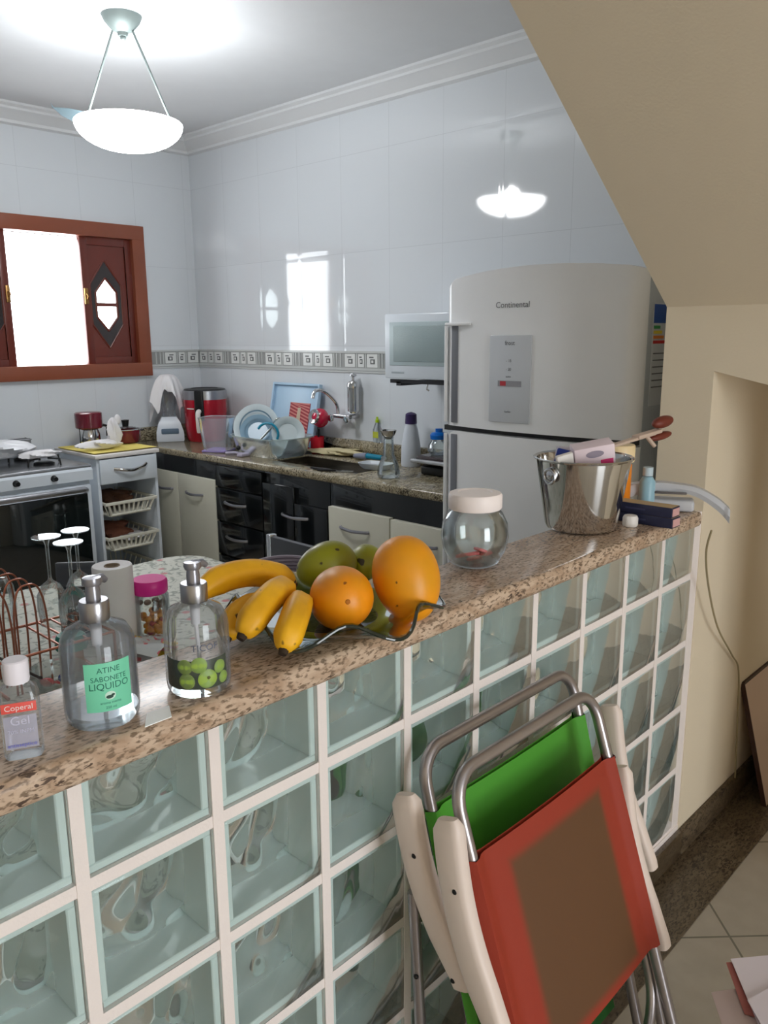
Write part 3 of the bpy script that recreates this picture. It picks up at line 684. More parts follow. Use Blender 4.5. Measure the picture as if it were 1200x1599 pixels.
loft(MB(), [superell(.072, .072, 0), superell(.078, .078, .02), superell(.098, .098, .20), superell(.101, .101, .202), superell(.095, .095, .198)]).obj('tub', thin('cloudy plastic', (.94, .95, .97), .15, .3, body=.22, bodycol=(214, 218, 228)), tb)
MB().box(-.075, .075, -.075, .075, 0, .012, .004).obj('base', mat('lilac plastic', (150, 135, 190), .4), tb)
tag(MB().tube([(0, 0, .01), (.03, -.05, .012), (.02, -.12, .01)], .008, 8).box(-.03, .05, -.15, -.11, .0, .018, .005).obj('gas_lighter', mat('pale lilac grey', (176, 170, 190), .4), loc=(2.335, 2.97, ZK), rot=(0, 0, .2)), 'pale lilac grey utensil lying at the front edge by the tub', 'utensil')
# dish rack basin with crockery
BAS = thin('milky basin plastic', (.86, .93, .93), .2, .35, body=.38, bodycol=(198, 214, 214))
bs = thing('dish_basin', 'milky clear plastic basin holding washed dishes', 'basin', (2.53, 2.79, ZK))
loft(MB(), [superell(.13, .19, 0), superell(.145, .21, .03), superell(.165, .235, .11), superell(.175, .245, .112), superell(.175, .245, .105)]).obj('basin', BAS, bs)
MB().ball((-.17, .09, .045), .014).obj('hole_plug', BLACK, bs)
PLW = mat('pale porcelain', (206, 218, 222), .2, coat=.3); PLB = mat('blue grey porcelain', (130, 160, 180), .25)
def plate(name, label, loc, r, rot, m1=PLW, cat='plate', ring=True):
    p = thing(name, label, cat, loc, rot=rot, group='dishes in the basin')
    MB().lathe([(0, .004), (r*.6, .004), (r*.68, .014), (r, .022), (r, .027), (r*.66, .019), (r*.58, .009), (0, .009)], seg=40).obj('dish', m1, p)
    if ring: MB().lathe([(r*.60, .0115), (r*.68, .0195), (r*.74, .0225), (r*.70, .0205)], seg=40).obj('blue_band', PLB, p)
    return p
dirc = (rad(68), 0, rad(-52))
plate('dinner_plate', 'large pale plate standing upright at the basin left', (2.53, 2.92, 1.045), .135, dirc)
plate('soup_plate', 'blue-rimmed soup plate leaning in front of the large plate', (2.49, 2.86, 1.025), .100, (rad(62), 0, rad(-48)), PLB)
bw = plate('mixing_bowl', 'pale bowl standing on edge at the basin right', (2.56, 2.68, 1.025), .095, (rad(75), 0, rad(-30)), ring=False, cat='bowl')
tag(MB().tube([(.06*cos(a), 0, .06*sin(a)) for a in [i*pi/10 for i in range(0, 11)]], .012, 8, flat=.6).obj('teal_scoop', mat('teal plastic', (0, 130, 160), .35), loc=(2.45, 2.72, 1.03), rot=(0, .5, rad(-50))), 'teal curved plastic handle between the dishes', 'utensil', 'dishes in the basin')
tag(MB().box(-.006, .006, -.004, .004, 0, .13, .003).ball((0, 0, .14), .02, .006, .03).obj('fork', STEEL, loc=(2.46, 2.80, .99), rot=(.5, .6, 0)), 'metal fork leaning across the soup plate', 'fork', 'dishes in the basin')
# tray against the wall
tr = thing('serving_tray', 'pale blue tray leaning upright on the wall behind the dishes', 'tray', (2.74, 2.88, ZK), rot=(0, rad(12), 0))
TB = mat('pale blue plastic', (172, 202, 226), .35)
MB().box(-.004, .004, -.21, .21, .0, .39, .003).box(-.022, .004, -.215, -.2, 0, .395, .004).box(-.022, .004, .2, .215, 0, .395, .004).box(-.022, .004, -.21, .21, .38, .395, .004).box(-.022, .004, -.21, .21, 0, .012, .004).obj('tray_body', TB, tr)
b = MB().m(0).box(-.0075, -.0042, -.14, .04, .04, .28)
b.m(1)
for i in range(12):
    z = .05+.02*i; b.add([(-.0078, -.138, z), (-.0078, .038, z+.05 if z+.05 < .278 else .278), (-.0078, .038, min(.28, z+.059)), (-.0078, -.138, z+.009)], [(0, 1, 2, 3)])
b.m(2); b.prism([(-.10, .042), (.0, .042), (.0, .12), (-.03, .17), (-.035, .25), (-.06, .25), (-.065, .17), (-.10, .12)], -.0085, -.0079, 'YZ')
b.obj('striped_print', [mat('print red', (150, 24, 40), .5), mat('print salmon', (204, 120, 110), .5), mat('print tan', (196, 176, 150), .5)], tr, label='red striped print with a pale bottle shape', ang=10)
mg = thing('mug', 'red mug with cutlery in it left of the sink', 'mug', (2.74, 2.63, ZK), rz=rad(130))
MB().lathe([(0, 0), (.034, 0), (.038, .004), (.04, .095), (.036, .095), (.034, .008), (0, .008)], seg=28).obj('body', mat('red ceramic', (206, 30, 50), .25), mg)
MB().tube([(.038, 0, .075), (.062, 0, .07), (.066, 0, .045), (.055, 0, .025), (.038, 0, .02)], .006, 8).obj('handle', mat('red ceramic', (206, 30, 50), .25), mg)
lad = thing('skimmer', 'round red utensil head standing in the red mug', 'utensil', (2.74, 2.62, .92))
MB().tube([(0, 0, 0), (.0, -.005, .12)], .006, 8).obj('handle', BLACK, lad)
MB().ball((0, -.02, .185), .045, .058, .056).obj('head', mat('crimson plastic', (190, 18, 60), .12, coat=.5), lad)
MB().lathe([(.018, 0), (.04, .006), (.045, .0)], seg=24, T=Matrix.Translation((-.040, -.01, .195)) @ Matrix.Rotation(rad(-75), 4, 'Y')).obj('shiny_ring', CHROME, lad)
# tap and filter
tp = thing('wall_tap', 'chrome wall tap with curved spout over the sink', 'tap', (2.85, 2.47, 1.12))
MB().tube([(0, 0, 0), (-.06, 0, 0)], .016, 12).tube([(-.06, -.07, 0), (-.06, .06, 0)], .014, 12).tube([(0, -.07, 0), (-.06, -.07, 0)], .014, 12).obj('body', CHROME, tp)
MB().tube(spline([(-.06, .03, .0), (-.07, .035, .07), (-.16, .03, .14), (-.24, .02, .15), (-.26, .02, .11)], 6), .010, 10).obj('spout', CHROME, tp)
for y in (-.07, .06): MB().lathe([(0, 0), (.012, 0), (.022, .014), (.02, .024), (0, .028)], seg=8, T=Matrix.Translation((-.075, y, -.01)) @ Matrix.Rotation(rad(-100), 4, 'Y')).obj('tap_knob', CHROME, tp)
fl = thing('water_filter', 'cylindrical chrome water filter on the wall above the tap', 'water filter', (2.805, 2.39, 1.14))
MB().lathe([(0, 0), (.025, 0), (.034, .01), (.034, .14), (.036, .142), (.036, .158), (.028, .175), (.01, .182), (0, .182)], seg=28).obj('cartridge', STEEL, fl)
MB().lathe([(.008, .18), (.008, .20), (.022, .207), (.02, .216), (0, .22)], seg=10).tube([(0, 0, .205), (-.03, -.02, .22)], .005, 6).obj('top_valve', CHROME, fl)
dt = thing('detergent_bottle', 'clear washing-up liquid bottle with lime green cap', 'bottle', (2.835, 2.235, .9855))
loft(MB(), [superell(.012, .026, 0), superell(.014, .028, .02), superell(.014, .028, .07), superell(.009, .012, .105), superell(.008, .009, .11)], True, True).obj('body', CLEAR, dt)
MB().lathe([(0, .11), (.011, .11), (.011, .125), (.006, .13), (.006, .142), (0, .142)], seg=16).obj('cap', mat('lime plastic', (180, 210, 20), .4), dt)
MB().box(-.0155, -.0142, -.02, .02, .025, .06).obj('label_patch', mat('yellow green label', (190, 196, 60), .5), dt)
wb = thing('squeeze_bottle', 'tall white bottle with dark purple cap behind the grill', 'bottle', (2.74, 1.90, ZK))
MB().lathe([(0, 0), (.05, 0), (.052, .01), (.05, .1), (.036, .19), (.028, .22), (0, .22)], seg=28).obj('body', mat('translucent white', (206, 212, 220), .35), wb)
MB().lathe([(0, .22), (.031, .22), (.029, .268), (.02, .275), (0, .28)], seg=20).obj('cap', mat('dark purple', (52, 34, 84), .4), wb)
fn = thing('glass_bottle', 'clear glass bottle topped with a shiny steel funnel', 'bottle', (2.40, 1.74, ZK))
MB().lathe([(0, .004), (.05, .004), (.056, .02), (.05, .06), (.028, .11), (.024, .19), (.026, .195), (.021, .19), (.025, .11), (.047, .06), (.052, .02), (0, .008)], seg=28).obj('body', CLEARG, fn)
MB().lathe([(.0, .185), (.012, .185), (.03, .205), (.038, .222), (.04, .228), (.034, .224), (.01, .195), (0, .192)], seg=28).obj('funnel', STEEL, fn)
gr = thing('sandwich_grill', 'black electric sandwich grill on the worktop by the fridge', 'grill', (2.60, 1.50, ZK))
MB().box(-.03, .20, -.23, .19, .0, .045, .012, 3).obj('base', BLACK, gr)
MB().box(-.045, .20, -.23, .21, .05, .095, .014, 3).obj('lid', mat('dark brown black', (40, 24, 28), .25, coat=.4), gr)
MB().box(-.065, -.04, -.22, .225, .06, .078, .006, 3).obj('handle_strip', mat('pale grey trim', (190, 192, 196), .3, .4), gr)
jb = thing('storage_jar', 'small glass jar with bright blue lid on the sandwich grill', 'jar', (2.63, 1.62, ZK+.096))
MB().lathe([(0, .002), (.04, .002), (.056, .02), (.052, .05), (.036, .07), (.036, .078), (.032, .07), (.048, .05), (.052, .02), (0, .005)], seg=28).obj('body', CLEARG, jb)
MB().lathe([(0, .078), (.042, .078), (.044, .098), (.036, .108), (.018, .112), (.018, .128), (0, .13)], seg=24).obj('lid', mat('blue plastic', (0, 100, 190), .3), jb)
# by the sink
tag(crumple(MB(), (0, 0, .018), .05, .15, .020, 31, .7).obj('dishcloth', mat('cream cloth', (212, 200, 160), .85), loc=(2.745, 2.44, ZK+.004), rot=(0, 0, .22)), 'cream dishcloth lying on the rear edge of the sink', 'cloth')
br = thing('dish_brush', 'brush with teal handle lying right of the sink', 'brush', (2.70, 2.12, ZK+.028))
MB().tube([(0, -.05, 0), (0, .06, 0)], [.014, .016], 12).obj('handle', mat('teal plastic', (0, 130, 160), .35), br)
MB().tube([(0, .06, 0), (0, .16, -.008)], [.02, .012], 10).obj('bristles', mat('grey bristles', (130, 134, 150), .8), br)
MB().tube([(0, -.05, 0), (0, -.075, 0)], .009, 8).obj('end_cap', WHITEP, br)
tag(loft(MB(), [superell(.04, .07, 0), superell(.05, .085, .012), superell(.06, .095, .03), superell(.055, .09, .03), superell(.046, .08, .014)]).obj('soap_dish', mat('white ceramic', (214, 220, 226), .3), loc=(2.55, 2.03-.06, ZK), rot=(0, 0, .1)), 'white oval dish in front of the teal brush', 'dish')
for i, (y, a) in enumerate(((2.09, .35), (2.05, .5), (2.12, .2))):
    cu = thing('table_knife', ['dark-handled knife by the sink, middle one of three', 'dark-handled knife by the sink, nearest the fridge', 'dark-handled knife by the sink, farthest from the fridge'][i], 'knife', (2.345, y, ZK+.006), rz=a, group='knives beside the sink')
    MB().box(-.006, .006, -.0, .10, -.004, .006, .003).obj('handle', BLACK, cu); MB().box(-.008, .008, -.09, .0, -.001, .001).obj('blade', STEEL, cu)

# ------------------------------------------------------------------ table, chair and what stands on the table
ZT = .78
tbl = thing('dining_table', 'dining table under a pale floral cloth behind the bar', 'table', (.48, 1.0, 0))
MB().box(-.74, .74, -.62, .66, ZT-.035, ZT-.006, .01).obj('tabletop', mat('dark table wood', (70, 50, 40), .4), tbl)
for x in (-.66, .66):
    for y in (-.54, .58): MB().box(x-.03, x+.03, y-.03, y+.03, 0, ZT-.035, .004).obj('leg', mat('dark table wood', (70, 50, 40), .4), tbl)
def clothmat():
    m, N, L, P = newmat('floral tablecloth')
    g = N.new('ShaderNodeNewGeometry'); v = N.new('ShaderNodeTexVoronoi'); v.inputs['Scale'].default_value = 11; L.new(g.outputs['Position'], v.inputs['Vector'])
    n = N.new('ShaderNodeTexNoise'); n.inputs['Scale'].default_value = 22; n.inputs['Detail'].default_value = 4; n.inputs['Distortion'].default_value = 2; L.new(g.outputs['Position'], n.inputs['Vector'])
    def rg(o, a, b_): r = N.new('ShaderNodeMapRange'); r.inputs['From Min'].default_value = a; r.inputs['From Max'].default_value = b_; L.new(o, r.inputs['Value']); return r.outputs[0]
    def mx(f, a, b_):
        x = N.new('ShaderNodeMix'); x.data_type = 'RGBA'; L.new(f, x.inputs['Factor'])
        if isinstance(a, tuple): x.inputs['A'].default_value = a
        else: L.new(a, x.inputs['A'])
        x.inputs['B'].default_value = b_; return x.outputs['Result']
    c = mx(rg(n.outputs['Fac'], .52, .60), lin((196, 196, 184)), lin((138, 142, 130)))
    c = mx(rg(v.outputs['Distance'], .16, .10), c, lin((186, 110, 110)))
    L.new(c, P.inputs['Base Color']); P.inputs['Roughness'].default_value = .55; return m
TC = clothmat()
tc = MB()
def rrect(x0, x1, y0, y1, r, n=8):
    out = []
    for cx, cy, a in ((x1-r, y1-r, 0), (x0+r, y1-r, pi/2), (x0+r, y0+r, pi), (x1-r, y0+r, 1.5*pi)):
        for i in range(n+1): out.append((cx+r*cos(a+pi/2*i/n), cy+r*sin(a+pi/2*i/n)))
    return out
base = rrect(-.27, 1.235, .375, 1.665, .12, 10)
NB = len(base)
rings = []
for j, (off, z) in enumerate(((0, ZT), (.006, ZT-.004), (.010, ZT-.02), (.02, ZT-.12), (.03, ZT-.24))):
    R_ = []
    for i, (x, y) in enumerate(base):
        cx, cy_ = .48, 1.02; d = Vector((x-cx, y-cy_)).normalized(); w = off+(.012*sin(i*1.9)*(j-2)/2 if j > 2 else 0)
        R_.append((x+d.x*w, y+d.y*w, z))
    rings.append(R_)
n = NB; vs = [p for r in rings for p in r]; fs = [(i*n+kk, i*n+(kk+1) % n, (i+1)*n+(kk+1) % n, (i+1)*n+kk) for i in range(4) for kk in range(n)]+[tuple(range(n))]
tc.add(vs, fs); tag(tc.obj('tablecloth', TC), 'pale tablecloth with grey and red floral print on the dining table', 'tablecloth')
ch = thing('dining_chair', 'dining chair with dark grey back and silver edge beyond the table', 'chair', (1.30, 1.07, 0))
CHG = mat('dark grey vinyl', (66, 68, 74), .45)
MB().box(.0, .022, -.20, .20, .56, .895, .006).obj('backrest', CHG, ch)
MB().box(-.40, .0, -.20, .20, .43, .47, .012, 3).obj('seat', CHG, ch)
for y in (-.205, .205): MB().box(-.003, .028, y-.012, y+.012, .0, .90, .004).obj('rear_leg', CHROME, ch, label='silver upright edge of the chair back')
for y in (-.19, .19): MB().box(-.40, -.375, y-.012, y+.012, .0, .43, .004).obj('front_leg', CHROME, ch)
rb = thing('ribbed_bowl', 'mauve grey ribbed bowl on the table behind the bananas', 'bowl', (1.14, 1.0, ZT+.001))
b = MB()
for j in range(9):
    z = .008+.011*j; r = .055+.045*math.sqrt(j/8); b.tube([(r*cos(2*pi*i/32), r*sin(2*pi*i/32), z) for i in range(32)], .0065, 6, True)
b.obj('ribs', mat('mauve grey plastic', (140, 130, 142), .5), rb); MB().lathe([(0, .003), (.056, .003), (.058, .012), (0, .009)], seg=32).obj('bottom', mat('mauve grey plastic', (140, 130, 142), .5), rb)
# rack and inverted glasses
COP = mat('copper wire', (176, 112, 92), .3, .85)
rk = thing('glass_rack', 'copper wire rack standing on the table at the left', 'rack', (.36, .98, ZT))
b = MB()
for x in (-.11, .11): b.tube([(x, -.1, .003), (x, .1, .003)], .004, 8)
b.obj('foot_rail', COP, rk)
for y in (-.09, -.03, .03, .09):
    for x in (-.12, -.04,):
        MB().tube(spline([(x-.035, y, .0), (x-.037, y, .16), (x-.025, y, .235), (x, y, .25), (x+.025, y, .235), (x+.037, y, .16), (x+.035, y, .0)], 5), .0024, 6).obj('wire_arch', COP, rk)
b = MB()
for z in (.09,):
    b.tube([(-.155, -.1, z), (.15, -.1, z), (.15, .1, z), (-.155, .1, z)], .0035, 6, True)
    for i in range(5): b.tube([(.02+i*.032, -.1, z), (.02+i*.032, .1, z)], .003, 6)
for x in (-.155, .15):
    for y in (-.1, .1): b.tube([(x, y, 0), (x, y, .09)], .0035, 6)
b.obj('shelf_frame', COP, rk)
def wineglass(label, loc, s=1.0, r=.036):
    g = thing('wine_glass', label, 'glass', loc, group='upside-down glasses on the copper rack')
    P_ = [(r*.86, 0), (r, .045), (r*.95, .075), (r*.6, .10), (.006, .112), (.004, .12), (.0042, .20), (.008, .212), (.033, .219), (.034, .222), (0, .223)]
    MB().lathe([(a, z*s) for a, z in P_], seg=28).obj('bowl_and_stem', CLEARG, g)
    MB().lathe([(r*.84, .0), (r*.87, -.001), (r*.88, .002)], seg=28).obj('lip', CHROME if False else CLEARG, g)
    return g
wineglass('stemmed glass upside down on the copper rack, left of the pair', (.432, 1.03, ZT+.095))
wineglass('stemmed glass upside down on the copper rack, nearest the soap bottle', (.447, .945, ZT+.095), .99)
wineglass('stemmed glass upside down on the rack, behind the other two', (.520, 1.06, ZT+.095), .98)
gw = thing('water_glass', 'upturned tumbler on the copper rack at the photo edge', 'glass', (.225, .95, ZT+.095))
MB().lathe([(.032, 0), (.034, .06), (.03, .10), (.02, .115), (0, .118)], seg=24).obj('body', CLEARG, gw)
gw2 = thing('round_tumbler', 'round tumbler upside down on the rack beside the left stemmed glass', 'glass', (.335, 1.10, ZT+.095))
MB().lathe([(.03, 0), (.037, .05), (.034, .10), (.026, .122), (0, .125)], seg=24).obj('body', CLEARG, gw2)
# paper roll, grey board, jars, packet
pt = thing('paper_towel_roll', 'upright white paper towel roll on the table', 'paper towel', (.575, .99, ZT))
MB().lathe([(.02, .22), (.048, .222), (.05, .218), (.05, .004), (.048, 0), (.02, 0)], seg=36).obj('paper', PAPERW, pt)
MB().lathe([(.0195, .222), (.02, .0), (.017, .0), (.017, .222), (.0195, .222)], seg=24).obj('cardboard_core', mat('cardboard', (150, 134, 116), .8), pt)
gb = thing('cutting_board', 'dark grey plastic board with a hole, beside the paper roll', 'board', (.535, 1.11, ZT), rz=rad(-40))
MB().box(-.05, .05, -.006, .006, 0, .15, .004).box(-.05, -.012, -.006, .006, .15, .20, .003).box(.012, .05, -.006, .006, .15, .2, .003).box(-.05, .05, -.006, .006, .195, .215, .004).obj('board', mat('dark slate plastic', (72, 76, 84), .4), gb)
pj = thing('snack_jar', 'clear jar with bright pink lid and orange snacks inside', 'jar', (.665, .97, ZT))
MB().lathe([(0, .002), (.045, .002), (.048, .01), (.048, .125), (.04, .135), (.038, .135), (.045, .122), (.045, .012), (0, .006)], seg=32).obj('body', CLEARG, pj)
MB().lathe([(0, .133), (.043, .133), (.046, .137), (.046, .165), (.042, .17), (0, .168)], seg=32).obj('lid', mat('hot pink plastic', (226, 40, 150), .3), pj)
b = MB(); R = random.Random(4)
SN = [mat('orange snack', (220, 140, 40), .6), mat('brown snack', (90, 52, 36), .6), mat('red snack', (180, 50, 40), .6)]
for i in range(46):
    a = R.uniform(0, 6.28); r = .034*math.sqrt(R.random()); z = .014+R.random()*.09
    b.m(1 if z > .088 else R.choice([0, 0, 0, 2])); b.ball((r*cos(a), r*sin(a), z), .011, .009, .008, 8, 6)
o = b.obj('snacks', SN, pj); o['kind'] = 'stuff'
tj = thing('spice_jar', 'small jar of brown powder with teal lid on the table', 'jar', (.425, .93, ZT))
MB().lathe([(0, 0), (.024, 0), (.026, .005), (.026, .06), (0, .06)], seg=24).obj('body', mat('brown powder', (130, 78, 48), .5), tj)
MB().lathe([(0, .06), (.036, .06), (.038, .066), (.034, .09), (.03, .094), (0, .094)], seg=24).obj('lid', mat('teal green lid', (0, 124, 112), .35), tj)
cdish = thing('candy_dish', 'small clear dish of wrapped sweets at the table edge', 'dish', (.33, .80, ZT))
MB().lathe([(0, .003), (.035, .003), (.055, .03), (.062, .075), (.059, .075), (.052, .03), (.03, .008), (0, .008)], seg=32).obj('bowl', CLEARG, cdish)
for i, (x, y, z, cc, nm) in enumerate(((-.02, .01, .045, (190, 60, 70), 'red wrapped sweet in the dish'), (.02, .02, .04, (40, 60, 130), 'dark blue wrapped sweet in the dish'), (.0, -.025, .03, (214, 160, 90), 'amber wrapped sweet in the dish'))):
    tag(MB().ball((0, 0, 0), .016, .011, .01, 12, 8).prism([(.014, 0), (.026, .008), (.026, -.008)], -.002, .002, 'XY').obj('candy', mat('candy %d' % i, cc, .25), loc=(.33+x, .80+y, ZT+z), rot=(0, .3, i)), nm, 'candy', 'sweets in the clear dish')
tag(MB().tube([(0, 0, 0), (-.10, .055, .085)], .003, 8).ball((0, 0, 0), .005).obj('skewer', mat('dark stick', (56, 46, 44), .5), loc=(.30, .82, ZT+.055)), 'thin dark stick leaning out of the clear dish', 'stick')
b = MB().grid(lambda u, v: ((u-.5)*.13, (v-.5)*.10, .02+.012*sin(5*u)+.02*v+.004*sin(20*u*v)), 14, 12).grid(lambda u, v: ((u-.5)*.13, (v-.5)*.10, .0+.004*v), 14, 12)
def packm():
    m, N, L, P = newmat('snack packet'); tc_ = N.new('ShaderNodeTexCoord'); nt = N.new('ShaderNodeTexNoise'); nt.inputs['Scale'].default_value = 14; L.new(tc_.outputs['Object'], nt.inputs['Vector'])
    cr = N.new('ShaderNodeValToRGB'); cr.color_ramp.interpolation = 'CONSTANT'; e = cr.color_ramp.elements; e[0].color = lin((214, 220, 224)); e[1].position = .52; e[1].color = lin((222, 110, 120)); e.new(.58).color = lin((230, 200, 40))
    L.new(nt.outputs['Fac'], cr.inputs[0]); L.new(cr.outputs[0], P.inputs['Base Color']); P.inputs['Roughness'].default_value = .3; return m
tag(b.obj('snack_packet', packm(), loc=(.60, .88, ZT+.002), rot=(.0, 0, .6)), 'white, yellow and pink plastic packet before the pink-lidded jar', 'packet')

# ------------------------------------------------------------------ on the bar: bottles
ZC = 1.1205
def soap_bottle(name, label, loc, r, bodyz, front, pump_turn):
    t = thing(name, label, 'soap dispenser', loc)
    P_ = [(0, .0), (r*.86, .0), (r*.97, .006), (r, .016), (r, bodyz-.022), (r*.96, bodyz-.010), (r*.8, bodyz+.003), (r*.45, bodyz+.010), (.0125, bodyz+.014), (.0125, bodyz+.02)]
    MB().lathe(P_, seg=44).obj('bottle_body', CLEAR, t)
    MB().lathe([(0, .0035), (r*.84, .0035), (r*.9, .008), (r*.84, .012), (0, .014)], seg=44).obj('thick_base', CLEARG, t)
    zc = bodyz+.012
    MB().lathe([(0, zc), (.0165, zc), (.0172, zc+.002), (.0172, zc+.022), (.016, zc+.024), (0, zc+.024)], seg=28).obj('collar', BRUSH, t)
    MB().lathe([(0, zc+.024), (.0085, zc+.024), (.0085, zc+.034), (.0075, zc+.042), (0, zc+.042)], seg=20).obj('pump_neck', SILVER, t)
    a = pump_turn
    MB().lathe([(0, zc+.042), (.010, zc+.042), (.0115, zc+.046), (.0105, zc+.051), (0, zc+.052)], seg=20).tube([(0, 0, zc+.0465), (.016*cos(a), .016*sin(a), zc+.0465), (.021*cos(a), .021*sin(a), zc+.042)], [.006, .005, .004], 10).obj('pump_head', SILVER, t)
    MB().tube([(0, 0, zc), (0, 0, bodyz*.82)], [.007, .006], 10).tube([(0, 0, bodyz*.82), (.004, 0, .012)], .0028, 8).obj('dip_tube', mat('frosted tube', (206, 206, 214), .4), t)
    return t
FA = math.atan2(-.864, -.42)        # direction from the bottles towards the viewer's side of the bar
s1 = soap_bottle('soap_dispenser', 'clear pump bottle with a mint green label, second from left on the bar', (.040, -.008, ZC), .0435, .112, FA, .35)
MB().lathe([(0, .015), (.0415, .015), (.0415, .094), (0, .094)], seg=40).obj('liquid', LIQ, s1)
GRN = mat('mint green label', (120, 212, 176), .5)
fa = FA+.22
MB().lathe([(.0440, .026), (.0442, .0265), (.0442, .0845), (.0440, .085)], seg=24, a0=fa-.62, a1=fa+.62).obj('label_patch', GRN, s1)
TXG = mat('dark green print', (30, 110, 90), .5)
text_on_cyl('ATINE', .0095, .04435, .076, fa, TXG, s1); text_on_cyl('SABONETE', .0085, .04435, .0655, fa, TXG, s1); text_on_cyl('LIQUIDO', .0115, .04435, .0565, fa, TXG, s1)
b = MB()
def oncyl(x, z, r=.0444): return (r*cos(fa+x/r), r*sin(fa+x/r), z)
def disc(b, cx, cz, rx, rz, r=.0444, n=20):
    vs = [oncyl(cx, cz, r)]+[oncyl(cx+rx*cos(2*pi*i/n), cz+rz*sin(2*pi*i/n), r) for i in range(n)]; b.add(vs, [(0, i+1, (i+1) % n+1) for i in range(n)])
disc(b, 0, .045, .0062, .0052); b.obj('emblem_ground', mat('pale mint', (200, 232, 216), .5), s1)
b = MB(); disc(b, -.001, .0435, .0042, .0022, .0446); disc(b, .003, .0455, .002, .0014, .0446); b.obj('emblem', mat('ink green', (20, 60, 50), .5), s1)
text_on_cyl('aroma menta', .0045, .04435, .0365, fa, TXG, s1); text_on_cyl('250 ml', .0045, .04435, .0305, fa, TXG, s1)
s2 = soap_bottle('soap_dispenser', 'clear pump bottle with green apples printed low on it, right of the mint-labelled one', (.168, -.020, ZC), .0415, .106, FA, .1)
text_on_cyl('TICOF', .012, .0418, .068, FA+.1, mat('smoke print', (92, 96, 112), .5), s2)
AP = mat('green apple print', (150, 180, 74), .45, noise=.1); APD = mat('dark green print ground', (40, 58, 30), .6)
b = MB(); b.lathe([(.0385, .012), (.0387, .0125), (.0387, .05), (.0385, .0505)], seg=30, a0=FA-1.5, a1=FA+1.0); b.obj('apple_picture_ground', APD, s2)
for (dx, z, rr) in ((.006, .026, .0125), (-.004, .045, .0105), (-.022, .043, .010), (-.02, .024, .0105), (.024, .038, .009), (.030, .022, .008)):
    a_ = FA+dx/.040
    MB().ball((0, 0, 0), rr, rr, .002, 18, 8, T=Matrix.Translation((.0395*cos(a_), .0395*sin(a_), z)) @ Matrix.Rotation(a_, 4, 'Z') @ Matrix.Rotation(rad(90), 4, 'Y')).obj('apple_print', AP, s2)
b = MB(); a_ = FA+.007/.04; b.ball((0, 0, 0), .0022, .0022, .0012, 10, 6, T=Matrix.Translation((.0418*cos(a_), .0418*sin(a_), .028)) @ Matrix.Rotation(a_, 4, 'Z') @ Matrix.Rotation(rad(90), 4, 'Y')); b.obj('apple_dimple', mat('dimple', (90, 96, 50), .6), s2)
ge = thing('hand_gel_bottle', 'small flat clear gel bottle with white cap and red label, leftmost on the bar', 'bottle', (-.063, -.028, ZC), rz=FA+pi/2)
loft(MB(), [superell(.0185, .0115, 0), superell(.0205, .013, .004), superell(.0205, .013, .072), superell(.018, .011, .080), superell(.010, .009, .084), superell(.010, .009, .087)], True, True).obj('bottle_body', CLEAR, ge)
MB().lathe([(0, .086), (.0125, .086), (.0132, .089), (.0130, .110), (.0115, .1115), (0, .1115)], seg=28).obj('cap', mat('white cap', (240, 236, 246), .35), ge)
MB().box(-.0175, .0175, -.0142, -.0136, .056, .067, .0002).obj('red_label', mat('red label', (232, 92, 84), .5), ge)
text_flat('Coperal', .0088, frameM((0, -.0146, .0615), (1, 0, 0), (0, 0, 1)), mat('white print', (240, 232, 232), .5), ge)
MB().box(-.0165, .0165, -.0138, -.0134, .014, .052, .0002).obj('clear_label', thin('label film', (.9, .9, .95), .2, .2, body=.35, bodycol=(214, 214, 232)), ge)
text_flat('Gel', .014, frameM((0, -.0144, .046), (1, 0, 0), (0, 0, 1)), mat('pale print', (205, 205, 225), .5), ge)
text_flat('70% INPM', .0062, frameM((0, -.0144, .034), (1, 0, 0), (0, 0, 1)), mat('pale print', (205, 205, 225), .5), ge)
text_flat('antisseptico', .0062, frameM((0, -.0144, .0185), (1, 0, 0), (0, 0, 1)), mat('blue print', (70, 80, 190), .5), ge)
tag(MB().prism([(-.022, -.016), (.014, -.016), (.028, .012), (-.002, .014)], 0, .0012, 'XY').obj('paper_card', mat('bright white card', (244, 246, 246), .5), loc=(.081, -.054, ZC)), 'small white card corner on the bar between the two pump bottles', 'card')

# ------------------------------------------------------------------ fruit bowl and fruit
BC = Vector((.455, .032, ZC))
fbowl = thing('fruit_bowl', 'smoky green glass bowl with a ruffled rim, full of fruit', 'bowl', BC)
def bowlpt(u, v, inner):
    a = 2*pi*u; t = v; R = .165
    wv = cos(7*(a-rad(212))); r = .072+(R-.072)*t**.85; r *= 1+.075*wv*t*t
    z = .003+.030*t**1.8-.013*wv*t**3
    if inner: z += .004; r *= .985
    return (r*cos(a)*1.06, r*sin(a)*.96, z)
b = MB()
b.grid(lambda u, v: bowlpt(u, v, False), 96, 14); b.grid(lambda u, v: bowlpt(u, v, True), 96, 14)
b.lathe([(0, .003), (.0722, .003)], seg=96, sq=.96/1.0); b.lathe([(0, .007), (.0715, .007)], seg=96, sq=.96)
b.obj('glass_body', SMOKEG, fbowl)
b = MB(); b.tube([bowlpt(i/96, 1, False) for i in range(96)], .0028, 8, True); b.obj('rim', mat('dark green glass edge', (44, 54, 46), .1, trans=.3, coat=.5), fbowl)
PAP = spots('ripe papaya skin', (255, 150, 8), (226, 150, 8), (150, 80, 10), 9, 60, .80, .42)
PAPR = spots('papaya skin with green blush', (250, 158, 10), (214, 150, 14), (120, 78, 14), 7, 60, .76, .42)
